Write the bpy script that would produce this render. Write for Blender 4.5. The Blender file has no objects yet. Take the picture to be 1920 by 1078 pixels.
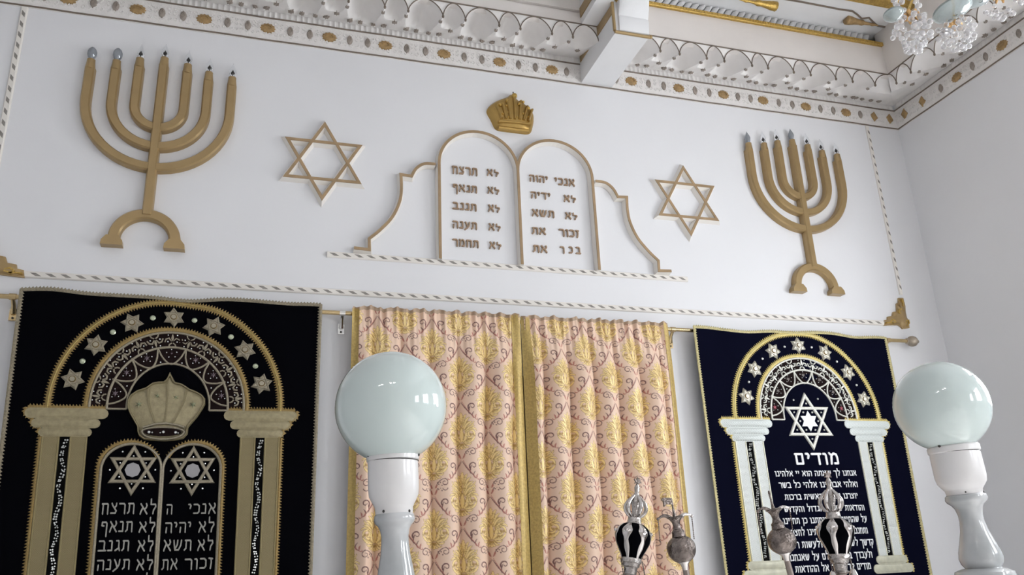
import bpy, math, random
import numpy as np
from mathutils import Vector, Matrix

PI = math.pi
rnd = random.Random(7)
SC = bpy.context.scene
COL = SC.collection

# ------------------------------------------------------------------ camera
# x runs along the painted wall, y = 0 is that wall (the camera is at y < 0), z is up
FPX = 1534.68                                   # focal length in pixels of the 1920 x 1078 frame
ROWS = ((0.95479112, -0.29462662, -0.03961147),
        (0.05946199, 0.31983078, -0.94560697),
        (0.29126995, 0.90050176, 0.32289068))   # image right, image down, view direction
CAM = Vector((0.0, -4.6, 1.6))
cam_data = bpy.data.cameras.new('camera')
cam_data.sensor_width = 36.0
cam_data.lens = 36.0 * FPX / 1920.0
cam_data.clip_start = 0.02
cam = bpy.data.objects.new('camera', cam_data)
COL.objects.link(cam)
m = Matrix.Identity(4)
for i in range(3):
    m[i][0] = ROWS[0][i]; m[i][1] = -ROWS[1][i]; m[i][2] = -ROWS[2][i]; m[i][3] = CAM[i]
cam.matrix_world = m
SC.camera = cam

# ------------------------------------------------------------------ view, world
SC.view_settings.view_transform = 'Standard'
SC.view_settings.look = 'None'
SC.view_settings.gamma = 1.0
SC.view_settings.use_curve_mapping = False
SC.view_settings.exposure = -0.27
world = bpy.data.worlds.new('world'); SC.world = world
world.use_nodes = True
world.node_tree.nodes['Background'].inputs[0].default_value = (0.80, 0.90, 1.0, 1)
world.node_tree.nodes['Background'].inputs[1].default_value = 0.6

# ------------------------------------------------------------------ daylight through the windows
XR, XL, YB, ZC = 4.8, -4.6, -9.4, 5.42          # right wall, left wall, rear wall, ceiling
# windows: (side, centre along the wall, width, sill, head)
WINDOWS = [('right', -2.10, 1.30, 1.55, 4.25), ('right', -4.60, 1.30, 1.55, 4.25), ('right', -7.15, 1.30, 1.55, 4.25)]
POWER = {'right': 205.0, 'left': 95.0, 'rear': 130.0}
for side, c, w, z0, z1 in WINDOWS:
    ld = bpy.data.lights.new('window_daylight', 'AREA')
    ld.shape = 'RECTANGLE'; ld.size = w - .06; ld.size_y = z1 - z0 - .06
    ld.energy = POWER[side]
    ld.color = (0.93, 0.965, 1.0)
    lo = bpy.data.objects.new('window_daylight', ld); COL.objects.link(lo)
    zc = (z0 + z1) / 2
    if side == 'right':
        lo.location = (XR + .10, c, zc); d = Vector((-1, 0, 0))
    elif side == 'left':
        lo.location = (XL - .10, c, zc); d = Vector((1, 0, 0))
    else:
        lo.location = (c, YB - .10, zc); d = Vector((0, 1, 0))
    lo.rotation_euler = d.to_track_quat('-Z', 'Z').to_euler()

# added sunlight through the right-hand windows; its bounce off the floor brightens the cove
sd = bpy.data.lights.new('bounce_sun', 'SUN'); sd.energy = 30.0; sd.angle = math.radians(38); sd.color = (1.0, .985, .97)
so_ = bpy.data.objects.new('bounce_sun', sd); COL.objects.link(so_); so_.location = (9, 2, 9)
so_.rotation_euler = Vector((-.62, -.25, -.74)).to_track_quat('-Z', 'Y').to_euler()
# ceiling lamps far behind the viewpoint
CEIL_LAMPS = [(-.42, -6.6), (.16, -6.6), (-2.6, -6.6), (-2.0, -6.6)]
for x, y in CEIL_LAMPS:
    ld = bpy.data.lights.new('ceiling_lamp_light', 'AREA'); ld.shape = 'RECTANGLE'; ld.size = .34; ld.size_y = .28
    ld.energy = 8.0; ld.color = (1.0, .99, .98)
    lo = bpy.data.objects.new('ceiling_lamp_light', ld); COL.objects.link(lo); lo.location = (x, y, ZC - .075)

# ------------------------------------------------------------------ helpers
def un(px, py, Y=0.0):
    """point of the room seen at pixel (px, py) on the plane y = Y"""
    a, b = (px - 960.0) / FPX, (py - 539.0) / FPX
    d = Vector([ROWS[0][i] * a + ROWS[1][i] * b + ROWS[2][i] for i in range(3)])
    return CAM + d * ((Y - CAM.y) / d.y)

def depth_of(p):
    v = Vector(p) - CAM
    return sum(ROWS[2][i] * v[i] for i in range(3))

def tag(o, label=None, cat=None, group=None, kind=None):
    if label: o['label'] = label
    if cat: o['category'] = cat
    if group: o['group'] = group
    if kind: o['kind'] = kind
    return o

def empty(name, loc=(0, 0, 0)):
    o = bpy.data.objects.new(name, None); COL.objects.link(o)
    o.location = loc; o.empty_display_size = .1
    return o

def origin_of(o):
    v = Vector((0, 0, 0))
    while o is not None:
        v = v + o.location; o = o.parent
    return v

class MB:
    """collects pieces of one mesh"""
    def __init__(s):
        s.v = []; s.f = []; s.mi = []; s.mat = 0
    def add(s, vs, fs):
        n = len(s.v)
        s.v.extend([tuple(p) for p in vs])
        for q in fs:
            s.f.append(tuple(n + i for i in q)); s.mi.append(s.mat)
        return s
    def box(s, a, b):
        x0, y0, z0 = [min(a[i], b[i]) for i in range(3)]; x1, y1, z1 = [max(a[i], b[i]) for i in range(3)]
        return s.add([(x0, y0, z0), (x1, y0, z0), (x1, y1, z0), (x0, y1, z0), (x0, y0, z1), (x1, y0, z1), (x1, y1, z1), (x0, y1, z1)],
                     [(0, 3, 2, 1), (4, 5, 6, 7), (0, 1, 5, 4), (1, 2, 6, 5), (2, 3, 7, 6), (3, 0, 4, 7)])
    def grid(s, P, closed_u=False):
        """P[i][j] points"""
        nu, nv = len(P), len(P[0])
        vs = [p for r in P for p in r]; fs = []
        for i in range(nu - (0 if closed_u else 1)):
            for j in range(nv - 1):
                a = i * nv + j; b = ((i + 1) % nu) * nv + j
                fs.append((a, b, b + 1, a + 1))
        return s.add(vs, fs)
    def rings(s, R, cap=True):
        """closed rings of equal length joined in order"""
        n = len(R[0]); vs = [p for r in R for p in r]; fs = []
        for i in range(len(R) - 1):
            for j in range(n):
                a = i * n + j; b = i * n + (j + 1) % n
                fs.append((a, b, b + n, a + n))
        if cap:
            fs.append(tuple(reversed(range(n)))); fs.append(tuple(range((len(R) - 1) * n, len(R) * n)))
        return s.add(vs, fs)
    def tube(s, pts, r, n=8, cap=True):
        pts = [Vector(p) for p in pts]; R = []
        rr = r if isinstance(r, (list, tuple)) else [r] * len(pts)
        up = None
        for i, p in enumerate(pts):
            t = (pts[min(i + 1, len(pts) - 1)] - pts[max(i - 1, 0)]).normalized()
            if up is None:
                up = Vector((0, 0, 1)) if abs(t.z) < .9 else Vector((1, 0, 0))
            a = t.cross(up).normalized(); b = a.cross(t).normalized(); up = b
            R.append([p + (a * math.cos(2 * PI * k / n) + b * math.sin(2 * PI * k / n)) * rr[i] for k in range(n)])
        return s.rings(R, cap)
    def lathe(s, axis0, axis1, prof, n=40, cap=True):
        """prof: (t along axis in metres from axis0, radius)"""
        a0 = Vector(axis0); d = (Vector(axis1) - a0).normalized()
        u = d.cross(Vector((0, 1, 0)));
        if u.length < .1: u = d.cross(Vector((1, 0, 0)))
        u.normalize(); w = d.cross(u).normalized()
        R = [[a0 + d * t + (u * math.cos(2 * PI * k / n) + w * math.sin(2 * PI * k / n)) * max(r, 1e-5) for k in range(n)] for t, r in prof]
        return s.rings(R, cap)
    def sphere(s, c, r, nu=10, nv=7, squash=(1, 1, 1)):
        c = Vector(c)
        R = []
        for i in range(1, nv):
            th = PI * i / nv
            R.append([(c.x + r * squash[0] * math.sin(th) * math.cos(2 * PI * k / nu), c.y + r * squash[1] * math.sin(th) * math.sin(2 * PI * k / nu), c.z + r * squash[2] * math.cos(th)) for k in range(nu)])
        n = len(s.v)
        s.rings(R, False)
        top = len(s.v); s.v.append((c.x, c.y, c.z + r * squash[2])); bot = len(s.v); s.v.append((c.x, c.y, c.z - r * squash[2]))
        last = n + (nv - 2) * nu
        for k in range(nu):
            s.f.append((top, n + k, n + (k + 1) % nu)); s.mi.append(s.mat)
            s.f.append((bot, last + (k + 1) % nu, last + k)); s.mi.append(s.mat)
        return s
    # ---- relief pieces: 2-D outlines (x, z) with a height h standing off the surface; stored as (x, h, z)
    def poly(s, pts, h0, h1):
        n = len(pts); h0 = float(h0)
        vs = [(p[0], h0, p[1]) for p in pts] + [(p[0], h1, p[1]) for p in pts]
        area = sum(pts[i][0] * pts[(i + 1) % n][1] - pts[(i + 1) % n][0] * pts[i][1] for i in range(n))
        fs = [tuple(range(n, 2 * n))] + [(i, (i + 1) % n, n + (i + 1) % n, n + i) for i in range(n)]
        return s.add(vs, fs)
    def sweep(s, path, prof, closed=False):
        """prof: (offset across the path, height) swept along a 2-D path with mitred corners"""
        P = [np.array(p, float) for p in path]; n = len(P); rows = []
        for i in range(n):
            a = P[i] - P[i - 1] if (i > 0 or closed) else None
            b = P[(i + 1) % n] - P[i] if (i < n - 1 or closed) else None
            if a is None: a = b
            if b is None: b = a
            a = a / (np.linalg.norm(a) + 1e-12); b = b / (np.linalg.norm(b) + 1e-12)
            na = np.array([-a[1], a[0]]); nb = np.array([-b[1], b[0]])
            nn = na + nb; nn /= (np.linalg.norm(nn) + 1e-9)
            k = min(1.0 / max(nn @ na, .35), 2.4)
            rows.append([(P[i][0] + nn[0] * o * k, h, P[i][1] + nn[1] * o * k) for o, h in prof])
        m0 = len(prof)
        s.grid(rows, closed)
        if not closed:
            s.add(rows[0], [tuple(range(m0))]); s.add(rows[-1], [tuple(reversed(range(m0)))])
        return s
    def dome(s, outline, H, rings=6, c=None, h0=0.0, p=.5):
        o = np.array(outline, float); c = np.array(c if c is not None else o.mean(0)); n = len(o); vs = []; fs = []
        for k in range(rings):
            t = k / rings
            for q in o:
                w = c + (q - c) * (1 - t)
                vs.append((w[0], h0 + H * (1 - (1 - t) ** 2) ** p, w[1]))
        for k in range(rings - 1):
            for j in range(n):
                fs.append((k * n + j, k * n + (j + 1) % n, (k + 1) * n + (j + 1) % n, (k + 1) * n + j))
        vs.append((c[0], h0 + H, c[1]))
        for j in range(n):
            fs.append(((rings - 1) * n + j, (rings - 1) * n + (j + 1) % n, rings * n))
        return s.add(vs, fs)
    def build(s, name, mat, parent=None, warp=None, smooth=None, at=None):
        vs = s.v
        if warp: vs = [warp(p) for p in vs]
        top = parent is None
        if at is not None: org = Vector(at)
        elif top:
            a = np.array(vs); lo = a.min(0); hi = a.max(0)
            org = Vector(((lo[0] + hi[0]) / 2, (lo[1] + hi[1]) / 2, lo[2]))
        else: org = origin_of(parent)
        me = bpy.data.meshes.new(name)
        me.from_pydata([(p[0] - org.x, p[1] - org.y, p[2] - org.z) for p in vs], [], s.f)
        mats = mat if isinstance(mat, (list, tuple)) else [mat]
        for q in mats: me.materials.append(q)
        if len(mats) > 1:
            me.polygons.foreach_set('material_index', s.mi)
        me.validate()
        me.update()
        import bmesh
        bm = bmesh.new(); bm.from_mesh(me); bmesh.ops.recalc_face_normals(bm, faces=bm.faces); bm.to_mesh(me); bm.free()
        if smooth is not None:
            me.polygons.foreach_set('use_smooth', [True] * len(me.polygons))
            if smooth < 179:
                me.set_sharp_from_angle(angle=math.radians(smooth))
        o = bpy.data.objects.new(name, me); COL.objects.link(o)
        if top: o.location = org
        else: o.parent = parent
        return o

def copy_tree(o, parent=None):
    c = o.copy(); COL.objects.link(c); c.parent = parent
    for ch in list(o.children): copy_tree(ch, c)
    return c

def on_wall(p):               # relief standing off the painted wall
    return (p[0], -p[1], p[2])

def arc(cx, cz, rx, a0, a1, n, rz=None):
    rz = rx if rz is None else rz
    return [(cx + rx * math.cos(a0 + (a1 - a0) * i / n), cz + rz * math.sin(a0 + (a1 - a0) * i / n)) for i in range(n + 1)]

def hexagram(cx, cz, R, ratio=.577, rot=0.0):
    return [(cx + (R if k % 2 == 0 else R * ratio) * math.cos(PI / 2 + rot + k * PI / 6), cz + (R if k % 2 == 0 else R * ratio) * math.sin(PI / 2 + rot + k * PI / 6)) for k in range(12)]

def triangle(cx, cz, R, rot=0.0):
    return [(cx + R * math.cos(PI / 2 + rot + k * 2 * PI / 3), cz + R * math.sin(PI / 2 + rot + k * 2 * PI / 3)) for k in range(3)]

def chaikin(P, n=2):
    for _ in range(n):
        Q = []
        for i in range(len(P)):
            a, b = P[i], P[(i + 1) % len(P)]
            Q += [(a[0] * .75 + b[0] * .25, a[1] * .75 + b[1] * .25), (a[0] * .25 + b[0] * .75, a[1] * .25 + b[1] * .75)]
        P = Q
    return P

def cord(w, h):               # rounded embroidery cord section
    return [(-w / 2, 0.0), (-w * .42, h * .62), (-w * .2, h * .95), (w * .2, h * .95), (w * .42, h * .62), (w / 2, 0.0)]

# ------------------------------------------------------------------ materials
def srgb(r, g, b):
    return tuple(((c / 255) / 12.92 if c / 255 < .04045 else ((c / 255 + .055) / 1.055) ** 2.4) for c in (r, g, b))

def mat(name, color, rough=.5, metal=0.0, var=.0, scale=8.0, bump=0.0, bscale=60.0, color2=None, **kw):
    M = bpy.data.materials.new(name); M.use_nodes = True
    nt = M.node_tree; bs = nt.nodes['Principled BSDF']
    bs.inputs['Base Color'].default_value = (*color, 1); bs.inputs['Roughness'].default_value = rough; bs.inputs['Metallic'].default_value = metal
    for k, v in kw.items():
        bs.inputs[k.replace('_', ' ')].default_value = v
    tc = nt.nodes.new('ShaderNodeTexCoord')
    if var > 0 or color2:
        nz = nt.nodes.new('ShaderNodeTexNoise'); nz.inputs['Scale'].default_value = scale; nz.inputs['Detail'].default_value = 5
        nt.links.new(tc.outputs['Object'], nz.inputs['Vector'])
        rp = nt.nodes.new('ShaderNodeValToRGB')
        c2 = color2 or tuple(c * (1 - var) for c in color)
        rp.color_ramp.elements[0].position = .35; rp.color_ramp.elements[1].position = .65
        rp.color_ramp.elements[0].color = (*c2, 1); rp.color_ramp.elements[1].color = (*color, 1)
        nt.links.new(nz.outputs['Fac'], rp.inputs['Fac']); nt.links.new(rp.outputs['Color'], bs.inputs['Base Color'])
    if bump > 0:
        n2 = nt.nodes.new('ShaderNodeTexNoise'); n2.inputs['Scale'].default_value = bscale; n2.inputs['Detail'].default_value = 4
        nt.links.new(tc.outputs['Object'], n2.inputs['Vector'])
        bp = nt.nodes.new('ShaderNodeBump'); bp.inputs['Strength'].default_value = bump; bp.inputs['Distance'].default_value = .004
        nt.links.new(n2.outputs['Fac'], bp.inputs['Height']); nt.links.new(bp.outputs['Normal'], bs.inputs['Normal'])
    return M

def weave_mat(name, color, color2, wscale, rough=.5, metal=0.0, chevron=True):
    """woven lame cloth with a fine chevron brocade"""
    M = mat(name, color, rough, metal)
    nt = M.node_tree; bs = nt.nodes['Principled BSDF']
    tc = nt.nodes.new('ShaderNodeTexCoord'); sp = nt.nodes.new('ShaderNodeSeparateXYZ'); nt.links.new(tc.outputs['Object'], sp.inputs[0])
    def mth(op, a, b=None):
        n = nt.nodes.new('ShaderNodeMath'); n.operation = op
        for i, q in enumerate((a, b)):
            if q is None: continue
            if isinstance(q, (int, float)): n.inputs[i].default_value = q
            else: nt.links.new(q, n.inputs[i])
        return n.outputs[0]
    zig = mth('PINGPONG', sp.outputs['Z'], .022)
    t = mth('ADD', sp.outputs['X'], zig) if chevron else sp.outputs['X']
    w = mth('SINE', mth('MULTIPLY', t, wscale))
    w = mth('ADD', mth('MULTIPLY', w, .5), .5)
    mx = nt.nodes.new('ShaderNodeMixRGB'); nt.links.new(w, mx.inputs['Fac'])
    mx.inputs['Color1'].default_value = (*color2, 1); mx.inputs['Color2'].default_value = (*color, 1)
    nt.links.new(mx.outputs[0], bs.inputs['Base Color'])
    bp = nt.nodes.new('ShaderNodeBump'); bp.inputs['Strength'].default_value = .35; bp.inputs['Distance'].default_value = .002
    nt.links.new(w, bp.inputs['Height']); nt.links.new(bp.outputs['Normal'], bs.inputs['Normal'])
    return M

WALL = mat('white_wall_paint', (.80, .80, .82), .55, var=.025, scale=1.3, bump=.12, bscale=25)
CORN = mat('cream_plaster', (.87, .845, .83), .6, var=.05, scale=9, bump=.25, bscale=40)
CARV = mat('carved_plaster', (.83, .80, .78), .6, var=.06, scale=14, bump=.9, bscale=85)
SOFF = mat('white_plaster', (.80, .80, .81), .6, var=.03, scale=5, bump=.15)
DASH = mat('grey_dash_paint', (.30, .275, .25), .5, var=.25, scale=40, bump=.3)
BROWNLINE = mat('brown_painted_line', (.20, .155, .12), .5, var=.25, scale=20, bump=.3)
GREYBROWN = mat('grey_brown_rosette_paint', (.36, .31, .27), .55, var=.25, scale=40, bump=.4)
OCHRE = mat('ochre_gold_rosette_paint', (.44, .285, .125), .5, .1, var=.3, scale=40, bump=.8, bscale=90)
GOLDP = mat('gold_paint', (.41, .285, .135), .30, .42, var=.10, scale=9, bump=.12, bscale=30)
GOLDLINE = mat('gold_painted_edge', (.42, .29, .165), .42, .25, var=.18, scale=14, bump=.2)
GOLDLEAF = mat('bright_gilding', (.62, .41, .11), .28, .65, var=.3, scale=60, bump=.8, bscale=120)
CROWNG = mat('polished_gold_relief', (.47, .30, .09), .24, .6, var=.12, scale=20, bump=.25, bscale=60)
RELIEFW = mat('white_relief_sides', (.84, .80, .75), .55, var=.03, bump=.1)
LETTERG = mat('bronze_letter_paint', (.40, .27, .17), .4, .3, var=.25, scale=60, bump=.3)
BRASS = mat('brass', (.66, .50, .27), .22, .9, var=.08, scale=30)
CHROME = mat('chrome', (.80, .79, .77), .15, 1.0)
DARK = mat('dark_paint', (.03, .027, .025), .4)
WOOD = mat('brown_wood', (.23, .14, .10), .5, color2=(.16, .095, .065), scale=6)
CORN2 = mat('warm_plaster', (.76, .715, .685), .6, var=.05, scale=4, bump=.2)
FLOOR = mat('pale_stone_floor', (.79, .785, .78), .4, var=.15, scale=4)
GLASS = mat('clear_glass', (.98, .99, 1.0), .03, Transmission_Weight=1.0, IOR=1.45)
SMOKE = mat('smoky_glass', (.30, .32, .35), .06, .35)
OPAL = mat('opal_glass', (.64, .725, .71), .06, Coat_Weight=.6, Coat_Roughness=.03, Subsurface_Weight=.25, Subsurface_Radius=(.05, .05, .05))
ENAMEL = mat('white_enamel', (.80, .785, .785), .3, var=.05, scale=10, Coat_Weight=.3)
MARBLE = mat('grey_marble', (.58, .59, .60), .14, color2=(.42, .44, .45), scale=7, Coat_Weight=.5, Coat_Roughness=.05)
VELVETB = mat('black_velvet', (.0016, .0016, .0028), .95, Specular_IOR_Level=.03)
VELVETN = mat('navy_velvet', (.0015, .0019, .0095), .9, Specular_IOR_Level=.05, Sheen_Weight=.02, Sheen_Tint=(.3, .35, 1, 1))
LAMEG = weave_mat('pale_gold_lame', (.262, .212, .105), (.228, .184, .092), 900, .45, .2)
LAMEG2 = mat('pale_gold_lame_light', (.37, .315, .185), .45, .2, var=.22, scale=45, bump=.35, bscale=160)
LAMES = weave_mat('white_silver_lame', (.74, .77, .75), (.46, .475, .45), 700, .45, .1)
LAMES2 = weave_mat('silver_lame_hatched', (.69, .73, .71), (.47, .50, .485), 520, .45, .1)
CORDG = mat('gold_cord', (.36, .245, .085), .4, .4, var=.3, scale=150, bump=.6, bscale=300)
CORDGB = mat('bright_gold_cord', (.70, .56, .20), .4, .35, var=.3, scale=150, bump=.6, bscale=300)
CORDS = mat('dull_silver_cord', (.36, .315, .23), .42, .3, var=.25, scale=150, bump=.5, bscale=300)
CORDSB = mat('bright_silver_cord', (.82, .81, .74), .42, .2, var=.2, scale=150, bump=.5, bscale=300)
THREADS = mat('silver_thread', (.42, .41, .37), .4, .3, var=.2, scale=120, bump=.4, bscale=300)
THREADW = mat('white_thread', (.88, .88, .90), .5, var=.08, scale=120)
BRAID = mat('beige_braid', (.34, .29, .20), .5, .2, var=.4, scale=120, bump=.6, bscale=260)
BRAIDY = mat('yellow_gold_braid', (.62, .54, .27), .45, .25, var=.4, scale=120, bump=.6, bscale=260)
STONE = mat('crystal_rhinestone', (.80, .82, .80), .12, .65)
OPALST = mat('pale_green_sequin', (.62, .68, .50), .15, .5, var=.3, scale=300)
GREYSAT = mat('grey_satin', (.36, .35, .36), .5, .1)
MAROON = mat('dark_maroon_embroidery', (.012, .006, .006), .8, Specular_IOR_Level=.08)
BLACKG = mat('black_ground', (.004, .004, .004), .9, Specular_IOR_Level=.05)
SILVER = mat('silver', (.52, .485, .465), .22, 1.0, var=.25, scale=40, bump=.8, bscale=110)
SILVERS = mat('smooth_silver', (.66, .62, .60), .16, 1.0, var=.12, scale=25)
DARKSILV = mat('dark_silver', (.29, .245, .225), .25, 1.0, var=.45, scale=50, bump=1.0, bscale=120)  # dark brownish silver, mottled at random
STAVE = mat('brown_grey_stave', (.36, .30, .27), .3, .45, var=.2, scale=20)
GOLDBORD = mat('gold_border_ribbon', (.54, .385, .13), .40, .3, var=.25, scale=90, bump=.3, bscale=200)
TANHEM = mat('tan_hem', (.50, .36, .25), .6, var=.15, scale=30)
CRYSTAL = mat('crystal_bead', (.95, .94, .95), .03, Transmission_Weight=.72, IOR=1.3, Coat_Weight=.6)
AQUA = mat('aqua_glass_dish', (.80, .86, .865), .10, Transmission_Weight=.8, IOR=1.3, Coat_Weight=.5)
PANEW = mat('window_glass', (1, 1, 1), .0, Transmission_Weight=1.0, IOR=1.0, Alpha=.15)
FRAMEW = mat('white_window_frame', (.75, .75, .74), .4)

REARW = mat('cream_rear_wall', (.66, .63, .60), .6, var=.15, scale=2)
# ================================================================== the room
def wall_with_holes(name, axis, pos, thick, a0, a1, z0, z1, holes, m):
    """axis 'x': wall plane x = pos running along y; 'y': plane y = pos running along x"""
    b = MB()
    cuts = sorted(holes)
    def blk(u0, u1, w0, w1):
        if u1 - u0 < 1e-4 or w1 - w0 < 1e-4: return
        if axis == 'x': b.box((pos, u0, w0), (pos + thick, u1, w1))
        else: b.box((u0, pos, w0), (u1, pos + thick, w1))
    u = a0
    for (h0, h1, s0, s1) in cuts:
        blk(u, h0, z0, z1); blk(h0, h1, z0, s0); blk(h0, h1, s1, z1); u = h1
    blk(u, a1, z0, z1)
    o = b.build(name, m); tag(o, kind='structure'); return o

TOPZ = 6.1
tag(MB().box((XL - .25, 0, 0), (XR + .25, .25, TOPZ)).build('wall_back', WALL), kind='structure')
def holes(side):
    return [(c - w / 2, c + w / 2, z0, z1) for s_, c, w, z0, z1 in WINDOWS if s_ == side]
wall_with_holes('wall_right', 'x', XR, .25, YB - .25, 0, 0, TOPZ, holes('right'), WALL)
wall_with_holes('wall_left', 'x', XL, -.25, YB - .25, 0, 0, TOPZ, holes('left'), WALL)
wall_with_holes('wall_rear', 'y', YB, -.25, XL, XR, 0, TOPZ, holes('rear'), REARW)
tag(MB().box((XL - .25, YB - .25, -.1), (XR + .25, .25, 0)).build('floor', FLOOR), kind='structure')
tag(MB().box((XL, YB, ZC), (XR, 0, ZC + .12)).build('ceiling', SOFF), kind='structure')

for i, (side, c, w, z0, z1) in enumerate(WINDOWS):
    def P(u, dpt, z):          # along the wall, inward from wall face, height
        if side == 'right': return (XR - dpt, u, z)
        if side == 'left': return (XL + dpt, u, z)
        return (u, YB + dpt, z)
    fr = MB(); t = .06
    for (u0, u1, w0, w1) in ((c - w / 2, c + w / 2, z0, z0 + t), (c - w / 2, c + w / 2, z1 - t, z1), (c - w / 2, c - w / 2 + t, z0 + t, z1 - t), (c + w / 2 - t, c + w / 2, z0 + t, z1 - t),
                             (c - .025, c + .025, z0 + t, z1 - t), (c - w / 2 + t, c + w / 2 - t, z0 + (z1 - z0) * .62, z0 + (z1 - z0) * .62 + .05)):
        fr.box(P(u0, -.09, w0), P(u1, -.03, w1))
    o = fr.build('window_%d' % (i + 1), FRAMEW); tag(o, kind='structure')

# ------------------------------------------------------------------ cornice: frieze band, dentils, carved cove
FZ0, FZ1, DZ, CP, CZ = 4.80, 4.955, 5.014, .345, 5.03
class Run:
    """s along the wall, d out from the wall, z up"""
    def __init__(s, side): s.side = side
    def __call__(s, a, d, z):
        return (a, -d, z) if s.side == 'back' else (XR - d, -a, z)

CUSP_R = [2.52, 2.668, 2.881, 3.021, 3.246, 3.379, 3.595, 3.74, 3.96, 4.108, 4.312]
CUSP_L = [1.875, 1.727, 1.508, 1.364, 1.139]
k = 0
while CUSP_L[-1] > -4.4:
    CUSP_L.append(CUSP_L[-1] - (.1465 if k % 2 == 0 else .2225)); k += 1
CUSP_L.sort()
CUSP_SIDE = [.41, .557]                          # along the right wall from the corner
k = 0
while CUSP_SIDE[-1] < 6.0:
    CUSP_SIDE.append(CUSP_SIDE[-1] + (.228 if k % 2 == 0 else .1465)); k += 1
RIDGE, RISE = .097, .114                         # pendants hang this far at the front; the vaults rise this much

def vault(q, e=.62):
    return (1 - min(1.0, q) ** 1.9) ** e

def cove_height(s, d, nic, ridge_only=False):
    """height of the carved underside at (s, d): vaults opening to the front between hanging pendants"""
    z = DZ - RIDGE * d / CP
    if ridge_only: return z
    for (a, b, d0) in nic:
        if a <= s <= b and d > d0:
            w = b - a; c = (a + b) / 2
            t = (d - d0) / (CP - d0)
            g = math.sqrt(max(0, 1 - (1 - t) ** 2))
            hw = w / 2 * (.50 + .50 * g ** 1.3)
            q = abs(s - c) / hw
            if q < 1:
                fan = .0035 * math.cos(11 * math.atan2(s - c, d - d0 + .05)) * (1 - q) * min(1, (CP - d) / .05)
                z += RISE * g * vault(q, .62 + .8 * (1 - g)) + fan * .6
    if d < .10:
        z += .006 * max(0, math.sin(2 * PI * s / .092)) * max(0, 1 - abs(d - .05) / .05)
    return z

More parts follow.
